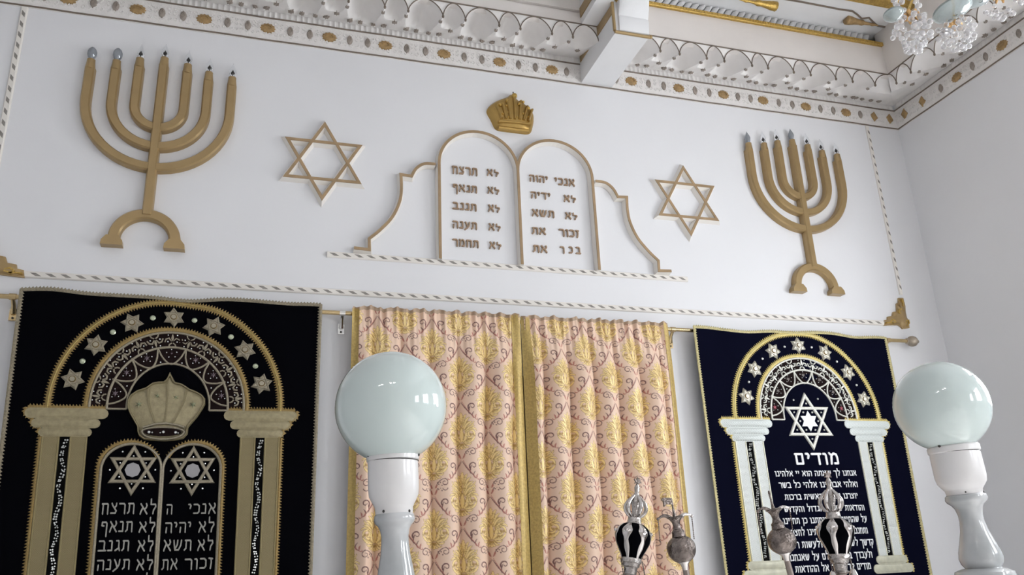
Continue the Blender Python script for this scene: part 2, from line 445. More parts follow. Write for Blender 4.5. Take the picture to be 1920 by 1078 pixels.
def cornice(name, run, s0, s1, cusps, niches, rosettes, corner, label_side):
    """corner: +1 when the run ends (s1) in the corner, -1 when it starts (s0) there, 0 for none"""
    def ends(d):
        a, b = s0, s1
        if corner == 1: b = s1 - d
        if corner == -1: a = s0 + d
        return a, b
    # frieze band (the cornice's own mesh)
    fb = MB()
    prof = [(0, FZ0 - .012), (.006, FZ0 - .012), (.008, FZ0 + .008), (.010, FZ0 + .02), (.010, FZ1 - .012), (.012, FZ1), (.012, FZ1 + .006), (.004, FZ1 + .010)]
    P = []
    for d, z in prof:
        a, b = ends(d)
        P.append([run(a, d, z), run(b, d, z)])
    fb.grid(P)
    # raised vine scrolls over the band
    rr = random.Random(3)
    s = s0 + .02
    zc = (FZ0 + FZ1) / 2
    while s < s1 - .04:
        ph = rr.random() * 6
        for (dz, sg) in ((.036, 1), (-.034, -1), (.008, 1)):
            r0 = rr.uniform(.011, .017)
            pts = [run(s + (r0 * (1 - t * .09)) * math.cos(ph + sg * t * .8), .0115, zc + dz + (r0 * (1 - t * .09)) * math.sin(ph + sg * t * .8)) for t in range(8)]
            fb.tube(pts, [.0035, .0035, .0034, .0032, .003, .0027, .0024, .002], 5)
        s += rr.uniform(.030, .042)
    root = fb.build(name, CARV, smooth=40)
    tag(root, kind='structure')
    # two brown roll mouldings
    for z, d, r in ((FZ0 - .004, .008, .0056), (FZ1 + .002, .013, .0056)):
        a, b = ends(d); n = 60
        MB().tube([run(a + (b - a) * i / n, d, z + .0012 * math.sin(i * 1.9)) for i in range(n + 1)], r, 6).build('brown_moulding', BROWNLINE, root)
    # dentil band
    dm = MB(); a, b = ends(.02); n = int((b - a) / .006); P = []
    for i in range(n + 1):
        s = a + (b - a) * i / n
        k = max(0, math.sin(2 * PI * s / .034)) ** .6 * .010
        P.append([run(s, .003 + k, FZ1 + .006), run(s, .004 + k, FZ1 + .020), run(s, .003 + k * .9, DZ - .008), run(s, .0, DZ + .003)])
    dm.grid(P); dm.build('dentil_band', CORN, root, smooth=60)
    # carved cove
    cm = MB(); nd = 34
    def patch(cols):                             # cols(d) -> list of s positions across
        P = []
        for j in range(nd + 1):
            d = CP * (j / nd) ** .85; a, b = ends(d)
            P.append([run(min(max(s, a), b), d, cove_height(min(max(s, a), b), d, niches)) for s in cols(d)])
        cm.grid(P)
    edge = None
    for (c0, c1, d0) in sorted(niches):
        if edge is not None and c0 > edge + 1e-4: patch(lambda d, p=edge, q=c0: [p + (q - p) * i / 24 for i in range(25)])
        def cols(d, c0=c0, c1=c1, d0=d0):
            w = c1 - c0; c = (c0 + c1) / 2
            t = max(0.0, (d - d0) / (CP - d0)); g = math.sqrt(max(0, 1 - (1 - t) ** 2)); hw = w / 2 * (.50 + .50 * g ** 1.3) * .9999
            return [c0] + [c0 + (c - hw - c0) * k for k in (.5,)] + [c + hw * math.sin(PI / 2 * (-1 + i / 10)) for i in range(21)] + [c + hw + (c1 - c - hw) * .5, c1]
        patch(cols); edge = c1
    first = min(q[0] for q in niches)
    if first > s0 + 1e-4: patch(lambda d: [s0 + (first - s0) * i / 24 for i in range(25)])
    if edge < s1 - 1e-4: patch(lambda d: [edge + (s1 - edge) * i / 24 for i in range(25)])
    cm.build('carved_cove', CORN, root, smooth=70)
    # flat spandrels between the arches, up to the top cord
    sp = MB(); a, b = ends(CP); n = int((b - a) / .006); P = [[], []]
    for i in range(n + 1):
        s = a + (b - a) * i / n
        P[0].append(run(s, CP, min(CZ, cove_height(s, CP, niches)))); P[1].append(run(s, CP, CZ + .006))
    sp.grid(P); sp.build('spandrels', CORN, root)
    # arches outlined with a brown cord, and the top cord
    am = MB()
    am.tube([run(a + (b - a) * i / 40, CP + .003, CZ + .004) for i in range(41)], .0045, 6)
    am.build('top_cord', BROWNLINE, root)
    for (c0, c1, d0) in niches:
        c = (c0 + c1) / 2; w = c1 - c0; pts = []
        for t in range(21):
            s = c - w / 2 * math.cos(PI * t / 20)
            if s < a - 1e-6 or s > b + 1e-6: continue
            pts.append(run(s, CP + .002, DZ - RIDGE + RISE * vault(abs(s - c) / (w / 2)) + .001))
        if len(pts) > 2: MB().tube(pts, .0036, 6).build('arch_cord', BROWNLINE, root, smooth=60)
    # pendants and little stars
    def star_at(mb, s, d, R, sx=1.0):
        z = cove_height(s, d, [], True) - .007
        pts = hexagram(0, 0, R, .5, rnd.uniform(-.3, .3))
        vs = [run(s + p[0] * sx, d + p[1], z + .012) for p in pts] + [run(s + p[0] * sx * .85, d + p[1] * .85, z - .004) for p in pts]
        n = len(pts)
        mb.add(vs, [tuple(range(n, 2 * n))] + [(i, (i + 1) % n, n + (i + 1) % n, n + i) for i in range(n)])
    for s in cusps:
        z = DZ - RIDGE
        MB().tube([run(s, CP + .002, z + .014), run(s, CP + .003, z + .002), run(s, CP + .003, z - .008)], [.005, .0085, .006], 7).build('cusp_pendant', BROWNLINE, root)
    def stud(s, d, R):
        q = MB(); star_at(q, s, d, R); return q
    studs = []
    for s in cusps: studs.append((s, .270, .0130))
    for (c0, c1, d0) in niches:
        w = c1 - c0; c = (c0 + c1) / 2 + .03
        if w > .19:
            for f, d, R in ((-.130, .066, .022), (-.045, .056, .018), (.060, .056, .018), (.145, .066, .022)):
                studs.append((c + f * .8, d, R))
        else: studs.append((c - .01, .150, .020))
    return root, studs, stud, ends

def finish_studs(root, studs, stud, limit):
    """nearest studs in view as parts, the rest as one mesh"""
    studs = sorted(studs, key=lambda q: q[3])
    near, far = studs[:limit], studs[limit:]
    for (s, d, R, key) in near:
        stud(s, d, R).build('star_stud', GREYBROWN, root)
    if far:
        q = MB()
        for (s, d, R, key) in far:
            k = stud(s, d, R); q.add(k.v, k.f)
        tag(q.build('star_stud', GREYBROWN, root), kind='stuff')

def rosette(run, s, kind):
    """ochre star-flower, grey-brown leaf bud or diamond on the frieze"""
    q = MB(); zc = (FZ0 + FZ1) / 2 + .002
    if kind == 'flower':
        n = 24; R = .050
        pts = [((R if k % 2 == 0 else R * .83) * math.cos(2 * PI * k / n) * 1.05, (R if k % 2 == 0 else R * .83) * math.sin(2 * PI * k / n) * .80) for k in range(n)]
        h = .013
    elif kind == 'bud':
        n = 12; pts = [(.021 * math.cos(2 * PI * k / n), .034 * math.sin(2 * PI * k / n) * (1 - .15 * math.cos(2 * PI * k / n * 2))) for k in range(n)]; h = .012
    else:
        pts = [(-.03, 0), (0, -.052), (.03, 0), (0, .052)]; pts = [(-.036, .012), (-.006, -.05), (.036, -.012), (.006, .05)]; h = .012
    vs = []; n = len(pts); rings = [(1.0, -.004), (.85, h * .6), (.45, h), (.42, h * .7)]
    for t, hh in rings: vs += [run(s + p[0] * t, .010 + hh, zc + p[1] * t) for p in pts]
    fs = [(a * n + i, a * n + (i + 1) % n, (a + 1) * n + (i + 1) % n, (a + 1) * n + i) for a in range(len(rings) - 1) for i in range(n)]
    fs.append(tuple(range((len(rings) - 1) * n, len(rings) * n)))
    q.add(vs, fs)
    return q

back = Run('back'); side = Run('side')
def pairs(c): return [(c[i], c[i + 1]) for i in range(len(c) - 1)]
BEAMX0, BEAMX1 = 2.06, 2.295
def vaults(c): return [(p, q, .045 if q - p > .19 else .165) for p, q in pairs(c)]
nb = vaults(CUSP_L) + [(1.875, 2.06, .17)] + [(2.31, 2.52, .05)] + vaults(CUSP_R) + [(4.312, 4.598, .22)]
ns = [(.28, .41, .22)] + vaults(CUSP_SIDE)
root_b, studs_b, stud_b, _ = cornice('trim_1', back, XL, XR, CUSP_L + CUSP_R, nb, None, 1, 'back')
root_s, studs_s, stud_s, _ = cornice('trim_2', side, 0.0, 8.9, CUSP_SIDE, ns, None, -1, 'side')
finish_studs(root_b, [(s, d, R, 0 if -1.6 < s < 4.8 else abs(s - 1.5)) for s, d, R in studs_b if not (BEAMX0 - .03 < s < BEAMX1 + .03) and s < XR - d], stud_b, 95)
finish_studs(root_s, [(s, d, R, s) for s, d, R in studs_s if s > d + .03], stud_s, 30)
ochre = [-1.593, -1.1966, -.820, -.441, -.0637, .3168, .6788, 1.0735, 1.4624, 1.8455, 2.4526, 2.8353, 3.2091, 3.5522, 3.9345, 4.3058]
for s in ochre: rosette(back, s, 'flower').build('flower_rosette', OCHRE, root_b, smooth=30)
for a, b in zip(ochre[:-1], ochre[1:]):
    for f in (.36, .68):
        s = a + (b - a) * f
        if BEAMX0 - .05 < s < BEAMX1 + .02: continue
        rosette(back, s, 'bud').build('leaf_bud', GREYBROWN, root_b, smooth=30)
rosette(back, 1.955, 'bud').build('leaf_bud', GREYBROWN, root_b, smooth=30)
rosette(back, 2.335, 'bud').build('leaf_bud', GREYBROWN, root_b, smooth=30)
rosette(back, 4.442, 'bud').build('leaf_bud', GREYBROWN, root_b, smooth=30)
for s in (4.574, 4.725): rosette(back, s, 'diamond').build('diamond_rosette', OCHRE, root_b, smooth=30)
for s in (.104, .293): rosette(side, s, 'diamond').build('diamond_rosette', OCHRE, root_s, smooth=30)
for s, kd in ((.482, 'bud'), (.634, 'flower'), (.778, 'bud'), (.895, 'bud'), (1.033, 'flower'), (1.17, 'bud'), (1.29, 'bud'), (1.43, 'flower')):
    rosette(side, s, kd).build('flower_rosette' if kd == 'flower' else 'leaf_bud', OCHRE if kd == 'flower' else GREYBROWN, root_s, smooth=30)

# ------------------------------------------------------------------ fascias above the cove and the coffers
fa = MB()
fa.box((XL, -CP, CZ), (BEAMX0 - .11, -CP + .05, 5.12))                 # left bay, stepped
fa.box((XL, -CP + .022, 5.12), (BEAMX0 - .11, -CP + .06, 5.145))       # shadow groove
fa.box((XL, -CP, 5.145), (BEAMX0 - .11, -CP + .05, ZC))
tag(fa.build('trim_3', CORN2), kind='structure')
fr = MB().box((BEAMX1, -CP, CZ), (XR - CP, -CP + .05, 5.30)).box((BEAMX1, -CP + .05, 5.28), (XR - CP, -.20, 5.30)).build('trim_4', CORN2)
tag(fr, kind='structure')
tag(MB().box((XR - CP, -6.0, CZ), (XR - CP + .05, -CP + .05, ZC)).build('trim_5', CORN2), kind='structure')
# gilded rail with punched ornament
gl = MB().box((BEAMX1 + .12, -CP - .022, 5.280), (XR - CP - .002, -CP + .002, 5.308))
gl.tube([(BEAMX1 + .12, -CP - .020, 5.282), (XR - CP - .02, -CP - .020, 5.282)], .007, 6)
s = BEAMX1 + .13
while s < XR - CP - .02:
    gl.sphere((s, -CP - .020, 5.299), .007, 6, 5); s += .021
gl.build('gilded_rail', GOLDLEAF, fr)
# row of leaning scales behind the rail
sm = MB(); s = BEAMX1 + .10; x_end = XR - CP - .12
while s < x_end:
    P = []
    for i in range(9):
        t = i / 8; row = []
        for j in range(6):
            w = j / 5
            x = s + .049 * t + .085 * w
            row.append((x, -CP + .016 - .020 * math.sin(PI * t) + .05 * w - .010 * t, 5.296 + .012 * abs(t - .5) + .118 * w))
        P.append(row)
    sm.grid(P); s += .0555
sm.build('scale_moulding', SOFF, fr, smooth=40)
# painted ornament on the coffer soffit: brown outline and gilded baluster ends
om = MB(); ZP = ZC - .004
def unz(px, py, z):
    a, b = (px - 960.0) / FPX, (py - 539.0) / FPX
    d = Vector([ROWS[0][i] * a + ROWS[1][i] * b + ROWS[2][i] for i in range(3)])
    return CAM + d * ((z - CAM.z) / d.z)
pts = [unz(px, py, ZP) for px, py in ((1440, -7), (1500, 3), (1550, 12.5), (1575, 17.5), (1598, 20.7), (1607, 27), (1615, 34.5), (1622, 34), (1629, 33), (1637, 41), (1645, 48), (1670, 52.5), (1694, 57), (1740, 66))]
om.tube(pts, .0075, 6); om.build('soffit_outline', BROWNLINE, fr)
def baluster(axis0, axis1, r0, r1):
    q = MB(); L = (axis1 - axis0).length
    prof = [(0, r0 * .9), (.004, r0), (L * .12, r0 * .93), (L * .25, r0 * .72), (L * .4, r0 * .55), (L * .5, r0 * .62), (L * .58, r0 * .36), (L * .75, r1 * 1.2), (L * .82, r1 * 1.7), (L * .9, r1), (L, r1 * .6)]
    q.lathe(axis0, axis1, prof, 12)
    return q
a = unz(1455, 12, ZP - .012); b = unz(1386, -1, ZP - .012)
baluster(a, b, .038, .008).build('gilded_baluster', GOLDLEAF, fr, smooth=50)
a = unz(1586, 37, ZP - .012); b = unz(1646, 48, ZP - .012)
baluster(a, b, .036, .008).build('gilded_baluster', OCHRE, fr, smooth=50)
MB().box((2.6, -.72, ZC - .05), (XR - CP - .002, -.655, ZC - .001)).build('gilded_rail', GOLDLEAF, fr)

# ------------------------------------------------------------------ ceiling beam stub, console and gilded edges
BZ, BYF = 4.807, -.60
bm_ = MB().box((BEAMX0, BYF, BZ), (BEAMX1, -.002, ZC - .001)).build('ceiling_beam', SOFF)
tag(bm_, 'white box beam with gilded edges running out from the cornice', 'ceiling beam', kind='structure')
MB().box((BEAMX0 - .115, -6.0, CZ + .004), (BEAMX0 - .0005, -CP + .02, ZC - .001)).build('upper_beam', SOFF, bm_)
MB().box((BEAMX0 - .006, BYF + .012, 4.962), (BEAMX0 - .0004, -.03, 5.028)).build('gilded_strip', GOLDP, bm_)
MB().box((BEAMX0 - .122, -5.8, 5.085), (BEAMX0 - .1155, -CP - .002, 5.160)).build('gilded_strip', GOLDP, bm_)
# gilded frame round the front of the stub
g = MB()
g.tube([(BEAMX0 - .005, BYF - .004, 5.3), (BEAMX0 - .005, BYF - .004, BZ + .012)], .011, 8)
g.tube([(BEAMX0 - .004, BYF - .004, BZ + .004), (BEAMX1 + .012, BYF - .004, BZ + .004)], .011, 8)
g.sphere((BEAMX1 + .012, BYF - .006, BZ + .006), .014, 8, 6)
g.build('gilded_frame', GOLDP, bm_, smooth=60)
MB().tube([(BEAMX0 + .03, BYF - .01, 5.04), (BEAMX0 + .085, BYF - .012, 5.08)], .03, 8).build('gilded_boss', GOLDLEAF, bm_)
# console: two scroll steps leaning out as they rise
cp = [(0, BZ + .018), (.012, BZ + .022), (.022, BZ + .06), (.028, BZ + .11), (.020, BZ + .128), (.030, BZ + .142), (.055, BZ + .19), (.075, BZ + .25), (.085, BZ + .32), (.09, BZ + .5), (0, BZ + .5)]
P = []
for x in (BEAMX0 + .028, BEAMX0 + .045, BEAMX0 + .12, BEAMX1 - .02, BEAMX1 + .002):
    P.append([(x, BYF + .001 - d * (1.0 if BEAMX0 + .04 < x < BEAMX1 - .01 else .75), z) for d, z in cp])
c = MB().grid(P)
n = len(cp)
c.add(P[0], [tuple(range(n))]); c.add(P[-1], [tuple(reversed(range(n)))])
c.build('console_scroll', SOFF, bm_, smooth=35)
# ================================================================== Hebrew letters drawn with a broad pen
GLYPH = {
 'א': (.82, [[(.10, .95), (.40, .55), (.76, .05)], [(.66, .97), (.74, .80), (.66, .60), (.48, .44)], [(.08, .04), (.14, .25), (.32, .62)]]),
 'ב': (.78, [[(.08, .92), (.52, .92), (.62, .80), (.62, .10)], [(.02, .08), (.78, .08)]]),
 'ג': (.56, [[(.18, .92), (.40, .92), (.45, .75), (.44, .38), (.54, .05)], [(.43, .25), (.08, .06)]]),
 'ד': (.76, [[(.02, .90), (.76, .90)], [(.58, .90), (.58, .03)]]),
 'ה': (.76, [[(.05, .90), (.60, .90), (.68, .78), (.68, .03)], [(.15, .48), (.12, .03)]]),
 'ו': (.34, [[(.05, .90), (.20, .90), (.26, .78), (.26, .03)]]),
 'ז': (.42, [[(.04, .93), (.38, .88)], [(.24, .90), (.28, .55), (.20, .03)]]),
 'ח': (.78, [[(.05, .90), (.62, .90), (.69, .80), (.69, .03)], [(.17, .90), (.15, .03)]]),
 'י': (.34, [[(.05, .92), (.20, .92), (.27, .78), (.20, .55)]]),
 'כ': (.66, [[(.06, .91), (.42, .91), (.60, .76), (.60, .24), (.45, .09), (.04, .09)]]),
 'ך': (.68, [[(.05, .90), (.60, .90), (.60, -.38)]]),
 'ל': (.68, [[(.13, 1.38), (.13, .90), (.58, .90), (.63, .68), (.42, .38), (.36, .05)]]),
 'מ': (.80, [[(.06, .95), (.22, .76), (.12, .05)], [(.22, .76), (.44, .93), (.64, .85), (.71, .60), (.71, .08), (.42, .08)]]),
 'ם': (.76, [[(.06, .90), (.66, .90), (.66, .08), (.14, .08), (.14, .90)]]),
 'נ': (.52, [[(.15, .92), (.38, .92), (.44, .80), (.44, .08), (.03, .08)]]),
 'ן': (.34, [[(.05, .90), (.22, .90), (.26, .78), (.22, -.35)]]),
 'ס': (.76, [[(.04, .90), (.62, .90), (.67, .45), (.40, .06), (.15, .40), (.18, .90)]]),
 'ע': (.76, [[(.12, .93), (.22, .78), (.44, .20)], [(.66, .93), (.62, .50), (.44, .18), (.04, -.12)]]),
 'ף': (.70, [[(.60, -.35), (.62, .80), (.50, .91), (.12, .91), (.10, .62), (.30, .58)]]),
 'צ': (.72, [[(.12, .93), (.22, .75), (.62, .28), (.52, .08), (.04, .08)], [(.62, .93), (.60, .72), (.42, .55)]]),
 'ק': (.72, [[(.05, .90), (.64, .90), (.65, .65), (.40, .15)], [(.15, .50), (.15, -.38)]]),
 'ר': (.70, [[(.04, .90), (.50, .90), (.63, .78), (.63, .03)]]),
 'ש': (.98, [[(.08, .92), (.14, .50), (.22, .09), (.60, .09), (.82, .50), (.88, .92)], [(.48, .92), (.45, .55), (.22, .15)]]),
 'ת': (.78, [[(.12, .90), (.62, .90), (.70, .78), (.70, .03)], [(.22, .90), (.20, .20), (.04, .06)]]),
}

def hull(pts):
    pts = sorted(set(pts))
    def half(P):
        h = []
        for p in P:
            while len(h) > 1 and (h[-1][0] - h[-2][0]) * (p[1] - h[-2][1]) - (h[-1][1] - h[-2][1]) * (p[0] - h[-2][0]) <= 0: h.pop()
            h.append(p)
        return h
    a = half(pts); b = half(pts[::-1])
    return a[:-1] + b[:-1]

def glyph(mb, ch, x0, z0, sx, sz, h0, h1, pw=.15, ph=.19):
    w, strokes = GLYPH[ch]
    nib = [(pw / 2 * math.cos(2 * PI * k / 8 + PI / 8) * 1.08, ph / 2 * math.sin(2 * PI * k / 8 + PI / 8) * 1.08) for k in range(8)]
    step = 0
    for st in strokes:
        for a, b in zip(st[:-1], st[1:]):
            step += 1; hk = h1 * (1 + .012 * step)
            pts = hull([(q[0] + n[0], q[1] + n[1]) for q in (a, b) for n in nib])
            base = [(x0 + p[0] * sx, z0 + p[1] * sz) for p in pts]
            c = (sum(p[0] for p in base) / len(base), sum(p[1] for p in base) / len(base))
            topp = [(c[0] + (p[0] - c[0]) * 1.0 - (p[0] - c[0]) / max(1e-6, math.hypot(p[0] - c[0], p[1] - c[1])) * min(.0012, .02 * sz), c[1] + (p[1] - c[1]) - (p[1] - c[1]) / max(1e-6, math.hypot(p[0] - c[0], p[1] - c[1])) * min(.0012, .02 * sz)) for p in base]
            n = len(base)
            mb.add([(p[0], h0, p[1]) for p in base] + [(p[0], hk, p[1]) for p in topp],
                   [tuple(range(n, 2 * n))] + [(i, (i + 1) % n, n + (i + 1) % n, n + i) for i in range(n)])

def lay(text, xl, xr, gap=.16, space=.42):
    """(character, x0, sx) for right-to-left text filling xl..xr"""
    tot = 0
    for ch in text: tot += space if ch == ' ' else GLYPH[ch][0] + gap
    tot += .17 - gap
    sx = (xr - xl) / tot; x = xr - .085 * sx; out = []
    for ch in text:
        if ch == ' ': x -= space * sx; continue
        w = GLYPH[ch][0] * sx
        out.append((ch, x - w, sx)); x -= w + gap * sx
    return out

# ================================================================== wall reliefs
def menorah(name, cx, label, shades):
    root = empty(name, (cx, -.0, 3.34)); tag(root, label, 'menorah')
    W = .044; D = .050
    def prof(w, d):
        return [(-w / 2 - .006, 0.0), (-w / 2 - .006, d * .45), (-w / 2 - .004, d * .55), (-w / 2 - .004, d * .80), (-w / 2 + .004, d), (w / 2 - .004, d), (w / 2 + .004, d * .80), (w / 2 + .004, d * .55), (w / 2 + .006, d * .45), (w / 2 + .006, 0.0)]
    tips = {0: 4.535}
    zc = 4.215
    for r, zt in ((.132, 4.475), (.254, 4.440), (.388, 4.425)):
        b = MB()
        path = [(cx - r, zt - (0.0))] + [(cx - r, zt - (zt - zc) * .5)] + arc(cx, zc, r, PI, 2 * PI, 28) + [(cx + r, zt - (zt - zc) * .5), (cx + r, zt)]
        b.sweep(path, prof(W, D)); b.build('branch', GOLDP, root, on_wall, smooth=35)
    b = MB().sweep([(cx, 4.500), (cx, 4.1), (cx, 3.53)], prof(W, D + .004)); b.build('stem', GOLDP, root, on_wall, smooth=35)
    b = MB().sweep(arc(cx, 3.385, .155, PI, 0, 22, .150), prof(.05, D - .004)); b.build('foot_arch', GOLDP, root, on_wall, smooth=35)
    for s in (-1, 1):
        x = cx + s * .158
        p = MB(); p.poly([(x - .055, 3.335), (x + .055, 3.335), (x + .052, 3.362), (x + .030, 3.39), (x - .030, 3.39), (x - .052, 3.362)], 0.0, D + .006)
        p.build('foot', GOLDP, root, on_wall)
    for i, (dx, zt) in enumerate(((-.388, 4.425), (-.254, 4.440), (-.132, 4.475), (0, 4.500), (.132, 4.475), (.254, 4.440), (.388, 4.425))):
        x = cx + dx; y = -.030
        so = MB().lathe((x, y, zt - .012), (x, y, zt + .1), [(0, .026), (.012, .027), (.03, .025), (.05, .023), (.062, .023), (.066, .018)], 14)
        so = so.build('candle_socket', GOLDP, root, smooth=40)
        bl = MB().lathe((x, y, zt + .052), (x, y, zt + .3), [(0, .008), (.008, .013), (.02, .021), (.035, .026), (.052, .026), (.068, .021), (.08, .012), (.086, .004), (.088, .001)] if (i in shades and cx < 0) else [(0, .008), (.008, .012), (.022, .018), (.04, .021), (.056, .018), (.075, .010), (.090, .0035), (.098, .001)], 14)
        bl.build('flame_bulb', SMOKE if i in shades else GLASS, so, smooth=80)
        fl = MB().lathe((x, y, zt + .064), (x, y, zt + .3), [(0, .0015), (.008, .0022), (.014, .0075), (.022, .0075), (.030, .003), (.036, .001)], 8)
        fl.build('filament_holder', DARK, so, smooth=60)
    return root

menorah('menorah', -.637, 'large gold seven-branched menorah relief left of the left wall star', (0, 1))
menorah('menorah', 3.737, 'gold seven-branched menorah relief right of the right wall star, near the room corner', (0, 3))

def star(name, cx, cz, R, label):
    root = empty(name, (cx, 0, cz - R)); tag(root, label, 'star')
    body = MB(); face = MB()
    for rot in (0, PI):
        T = triangle(cx, cz, R, rot)
        k = .0008 if rot else 0
        body.sweep(T, [(-.023, 0.0), (-.009, .036 - k), (.009, .036 - k), (.023, 0.0)], True)
        face.sweep(T, [(-.0095, .0355 - k), (-.0085, .0395 - k), (.0085, .0395 - k), (.0095, .0355 - k)], True)
    body.build('white_relief_body', RELIEFW, root, on_wall)
    face.build('gold_edge', GOLDLINE, root, on_wall)
star('star_of_david', .309, 3.978, .250, 'gold-edged six-pointed star relief between the left menorah and the tablets')
star('star_of_david', 2.779, 3.958, .252, 'gold-edged six-pointed star relief between the tablets and the right menorah')

# crown
co = [(590, 205), (625, 215), (665, 260), (720, 335), (800, 355), (880, 430), (970, 490), (1020, 580), (1025, 700), (1000, 830), (970, 920), (910, 955), (700, 930), (500, 905), (350, 885), (290, 840), (220, 680), (150, 570), (145, 510), (190, 430), (290, 350), (430, 290), (540, 260)]
def cw(u, v): p = un(900 + u / 9.8, 150 + v / 9.8, -.04); return (p.x, p.z)
CO = chaikin([cw(*p) for p in co], 2)
croot = empty('crown', (cw(640, 930)[0], 0, cw(640, 945)[1])); tag(croot, 'puffy gold crown relief above the two tablets', 'crown')
b = MB().dome(CO, .055, 9, cw(600, 640), 0.0, .36); b.build('crown_body', CROWNG, croot, on_wall, smooth=60)
b = MB()
b.sweep([cw(345, 860), cw(500, 878), (cw(700, 905)), cw(900, 925)], [(-.012, .02), (-.010, .040), (0, .046), (.010, .040), (.012, .02)])
b.sweep([cw(330, 770), cw(500, 785), cw(700, 800), cw(920, 830)], [(-.010, .02), (-.008, .052), (0, .060), (.008, .052), (.010, .02)])
b.build('crown_band', CROWNG, croot, on_wall, smooth=50)
for top, bot in (((400, 460), (470, 730)), ((500, 400), (545, 735)), ((625, 300), (630, 740)), ((740, 400), (715, 745)), ((860, 500), (790, 755)), ((300, 470), (390, 720)), ((950, 560), (880, 770))):
    b = MB(); a0, a1 = cw(*top), cw(*bot)
    b.sweep([a0, ((a0[0] + a1[0]) / 2, (a0[1] + a1[1]) / 2), a1], [(-.009, .02), (-.008, .058), (0.0, .066), (.003, .066), (.008, .058), (.009, .02)])
    b.build('crown_rib', CROWNG, croot, on_wall, smooth=50)
for u, v, r in ((345, 440, .012), (480, 350, .013), (625, 250, .020), (720, 420, .012), (800, 380, .010), (900, 510, .012), (395, 630, .009), (510, 600, .009), (515, 700, .009), (680, 705, .009), (800, 630, .009), (820, 740, .009), (915, 700, .009), (465, 455, .009)):
    p = cw(600 + (u - 600) * .93, 660 + (v - 660) * .86); MB().sphere((p[0], .050, p[1]), r, 10, 7).build('gold_bead', GOLDLEAF, croot, on_wall, smooth=60)
b = MB().tube([(cw(612, 300)[0], .045, cw(612, 300)[1]), (cw(600, 235)[0], .05, cw(600, 235)[1])], .004, 6); b.build('wire_tip', DARK, croot, on_wall)

# the two tablets with their side scrolls
troot = empty('tablets_relief', (1.552, 0, 3.40)); tag(troot, 'pair of round-topped white tablets outlined in gold with bronze Hebrew letters', 'tablets')
TD = .048
def rib(mbw, mbg, path, closed=False, TD=TD):
    mbw.sweep(path, [(-.019, .0012), (-.009, TD - .004), (.009, TD - .004), (.019, .0012)], closed)
    mbg.sweep(path, [(-.0095, TD - .0045), (-.0085, TD + .0005), (.0085, TD + .0005), (.0095, TD - .0045)], closed)
TC = 1.548; HW = .262
for s in (-1, 1):
    w_ = MB(); g_ = MB(); cx = TC + s * HW
    path = ([(cx - HW, 3.392), (cx - HW, 4.02)] if s < 0 else []) + arc(cx, 4.045, HW, PI, 0, 26, .252) + [(cx + HW, 4.02), (cx + HW, 3.392)]
    rib(w_, g_, path, TD=TD + .0004 * s)
    o = w_.build('tablet_outline', RELIEFW, troot, on_wall)
    g_.build('gold_edge', GOLDLINE, o, on_wall)
wing = [(664, 464), (693, 467.5), (692.5, 446.7), (713, 430.4), (735.6, 406.6), (749.4, 377.8), (753, 352.7), (752, 326.4), (772, 329.6), (780.8, 315), (795.8, 306.3), (817, 307)]
WP = [un(px, py, -TD) for px, py in wing]; WP = [(p.x, p.z) for p in WP]
def smooth_path(P, keep):
    out = []
    for i in range(len(P) - 1):
        if i in keep:
            p0 = P[i - 1] if i - 1 in keep or i - 1 >= 0 and (i - 1) in keep else P[i]; p3 = P[i + 2] if (i + 1) in keep else P[i + 1]
            for t in range(4):
                t /= 4; a = []
                for k in (0, 1):
                    a.append(.5 * ((2 * P[i][k]) + (-p0[k] + P[i + 1][k]) * t + (2 * p0[k] - 5 * P[i][k] + 4 * P[i + 1][k] - p3[k]) * t * t + (-p0[k] + 3 * P[i][k] - 3 * P[i + 1][k] + p3[k]) * t ** 3))
                out.append(tuple(a))
        else: out.append(P[i])
    return out + [P[-1]]
WP = smooth_path(WP, {2, 3, 4, 5, 6, 8, 9, 10})
for s in (1, -1):
    w_ = MB(); g_ = MB()
    path = [(TC + (p[0] - TC) * s, p[1]) for p in WP]
    rib(w_, g_, path, TD=TD - .002)
    o = w_.build('side_scroll', RELIEFW, troot, on_wall); g_.build('gold_edge', GOLDLINE, o, on_wall)

def wall_word(text, box, ox, oy, sc):
    u0, u1, v0, v1 = box
    zt = un(ox + (u0 + u1) / 2 / sc, oy + v0 / sc, -.02).z; zb = un(ox + (u0 + u1) / 2 / sc, oy + v1 / sc, -.02).z
    xl = un(ox + u0 / sc, oy + (v0 + v1) / 2 / sc, -.02).x; xr = un(ox + u1 / sc, oy + (v0 + v1) / 2 / sc, -.02).x
    hh = zt - zb
    for ch, x0, sx in lay(text, xl, xr, .20):
        b = MB(); low = ch == 'ל'
        glyph(b, ch, x0, zb + (0 if not low else -.002), sx, hh * (.74 if low else 1.0), .0012, .011, .17, .20)
        b.build('letter', LETTERG, troot, on_wall)
for text, box in (('תרצח', (150, 415, 115, 190)), ('לא', (503, 630, 142, 205)), ('תנאף', (155, 412, 297, 366)), ('לא', (508, 636, 320, 385)), ('תננב', (155, 407, 480, 550)), ('לא', (515, 642, 500, 568)),
                  ('תענה', (155, 412, 668, 738)), ('לא', (520, 650, 690, 758)), ('תחמר', (155, 428, 850, 922)), ('לא', (527, 657, 875, 943))):
    wall_word(text, box, 820, 290, 5.39)
for text, box in (('יהוה', (125, 320, 148, 212)), ('אנכי', (380, 590, 178, 248)), ('ידיה', (140, 345, 318, 382)), ('לא', (472, 603, 350, 415)), ('תשא', (150, 385, 497, 565)), ('לא', (487, 618, 525, 590)),
                  ('את', (150, 300, 675, 742)), ('זכור', (425, 635, 695, 768)), ('את', (160, 315, 855, 925))):
    wall_word(text, box, 970, 300, 5.39)
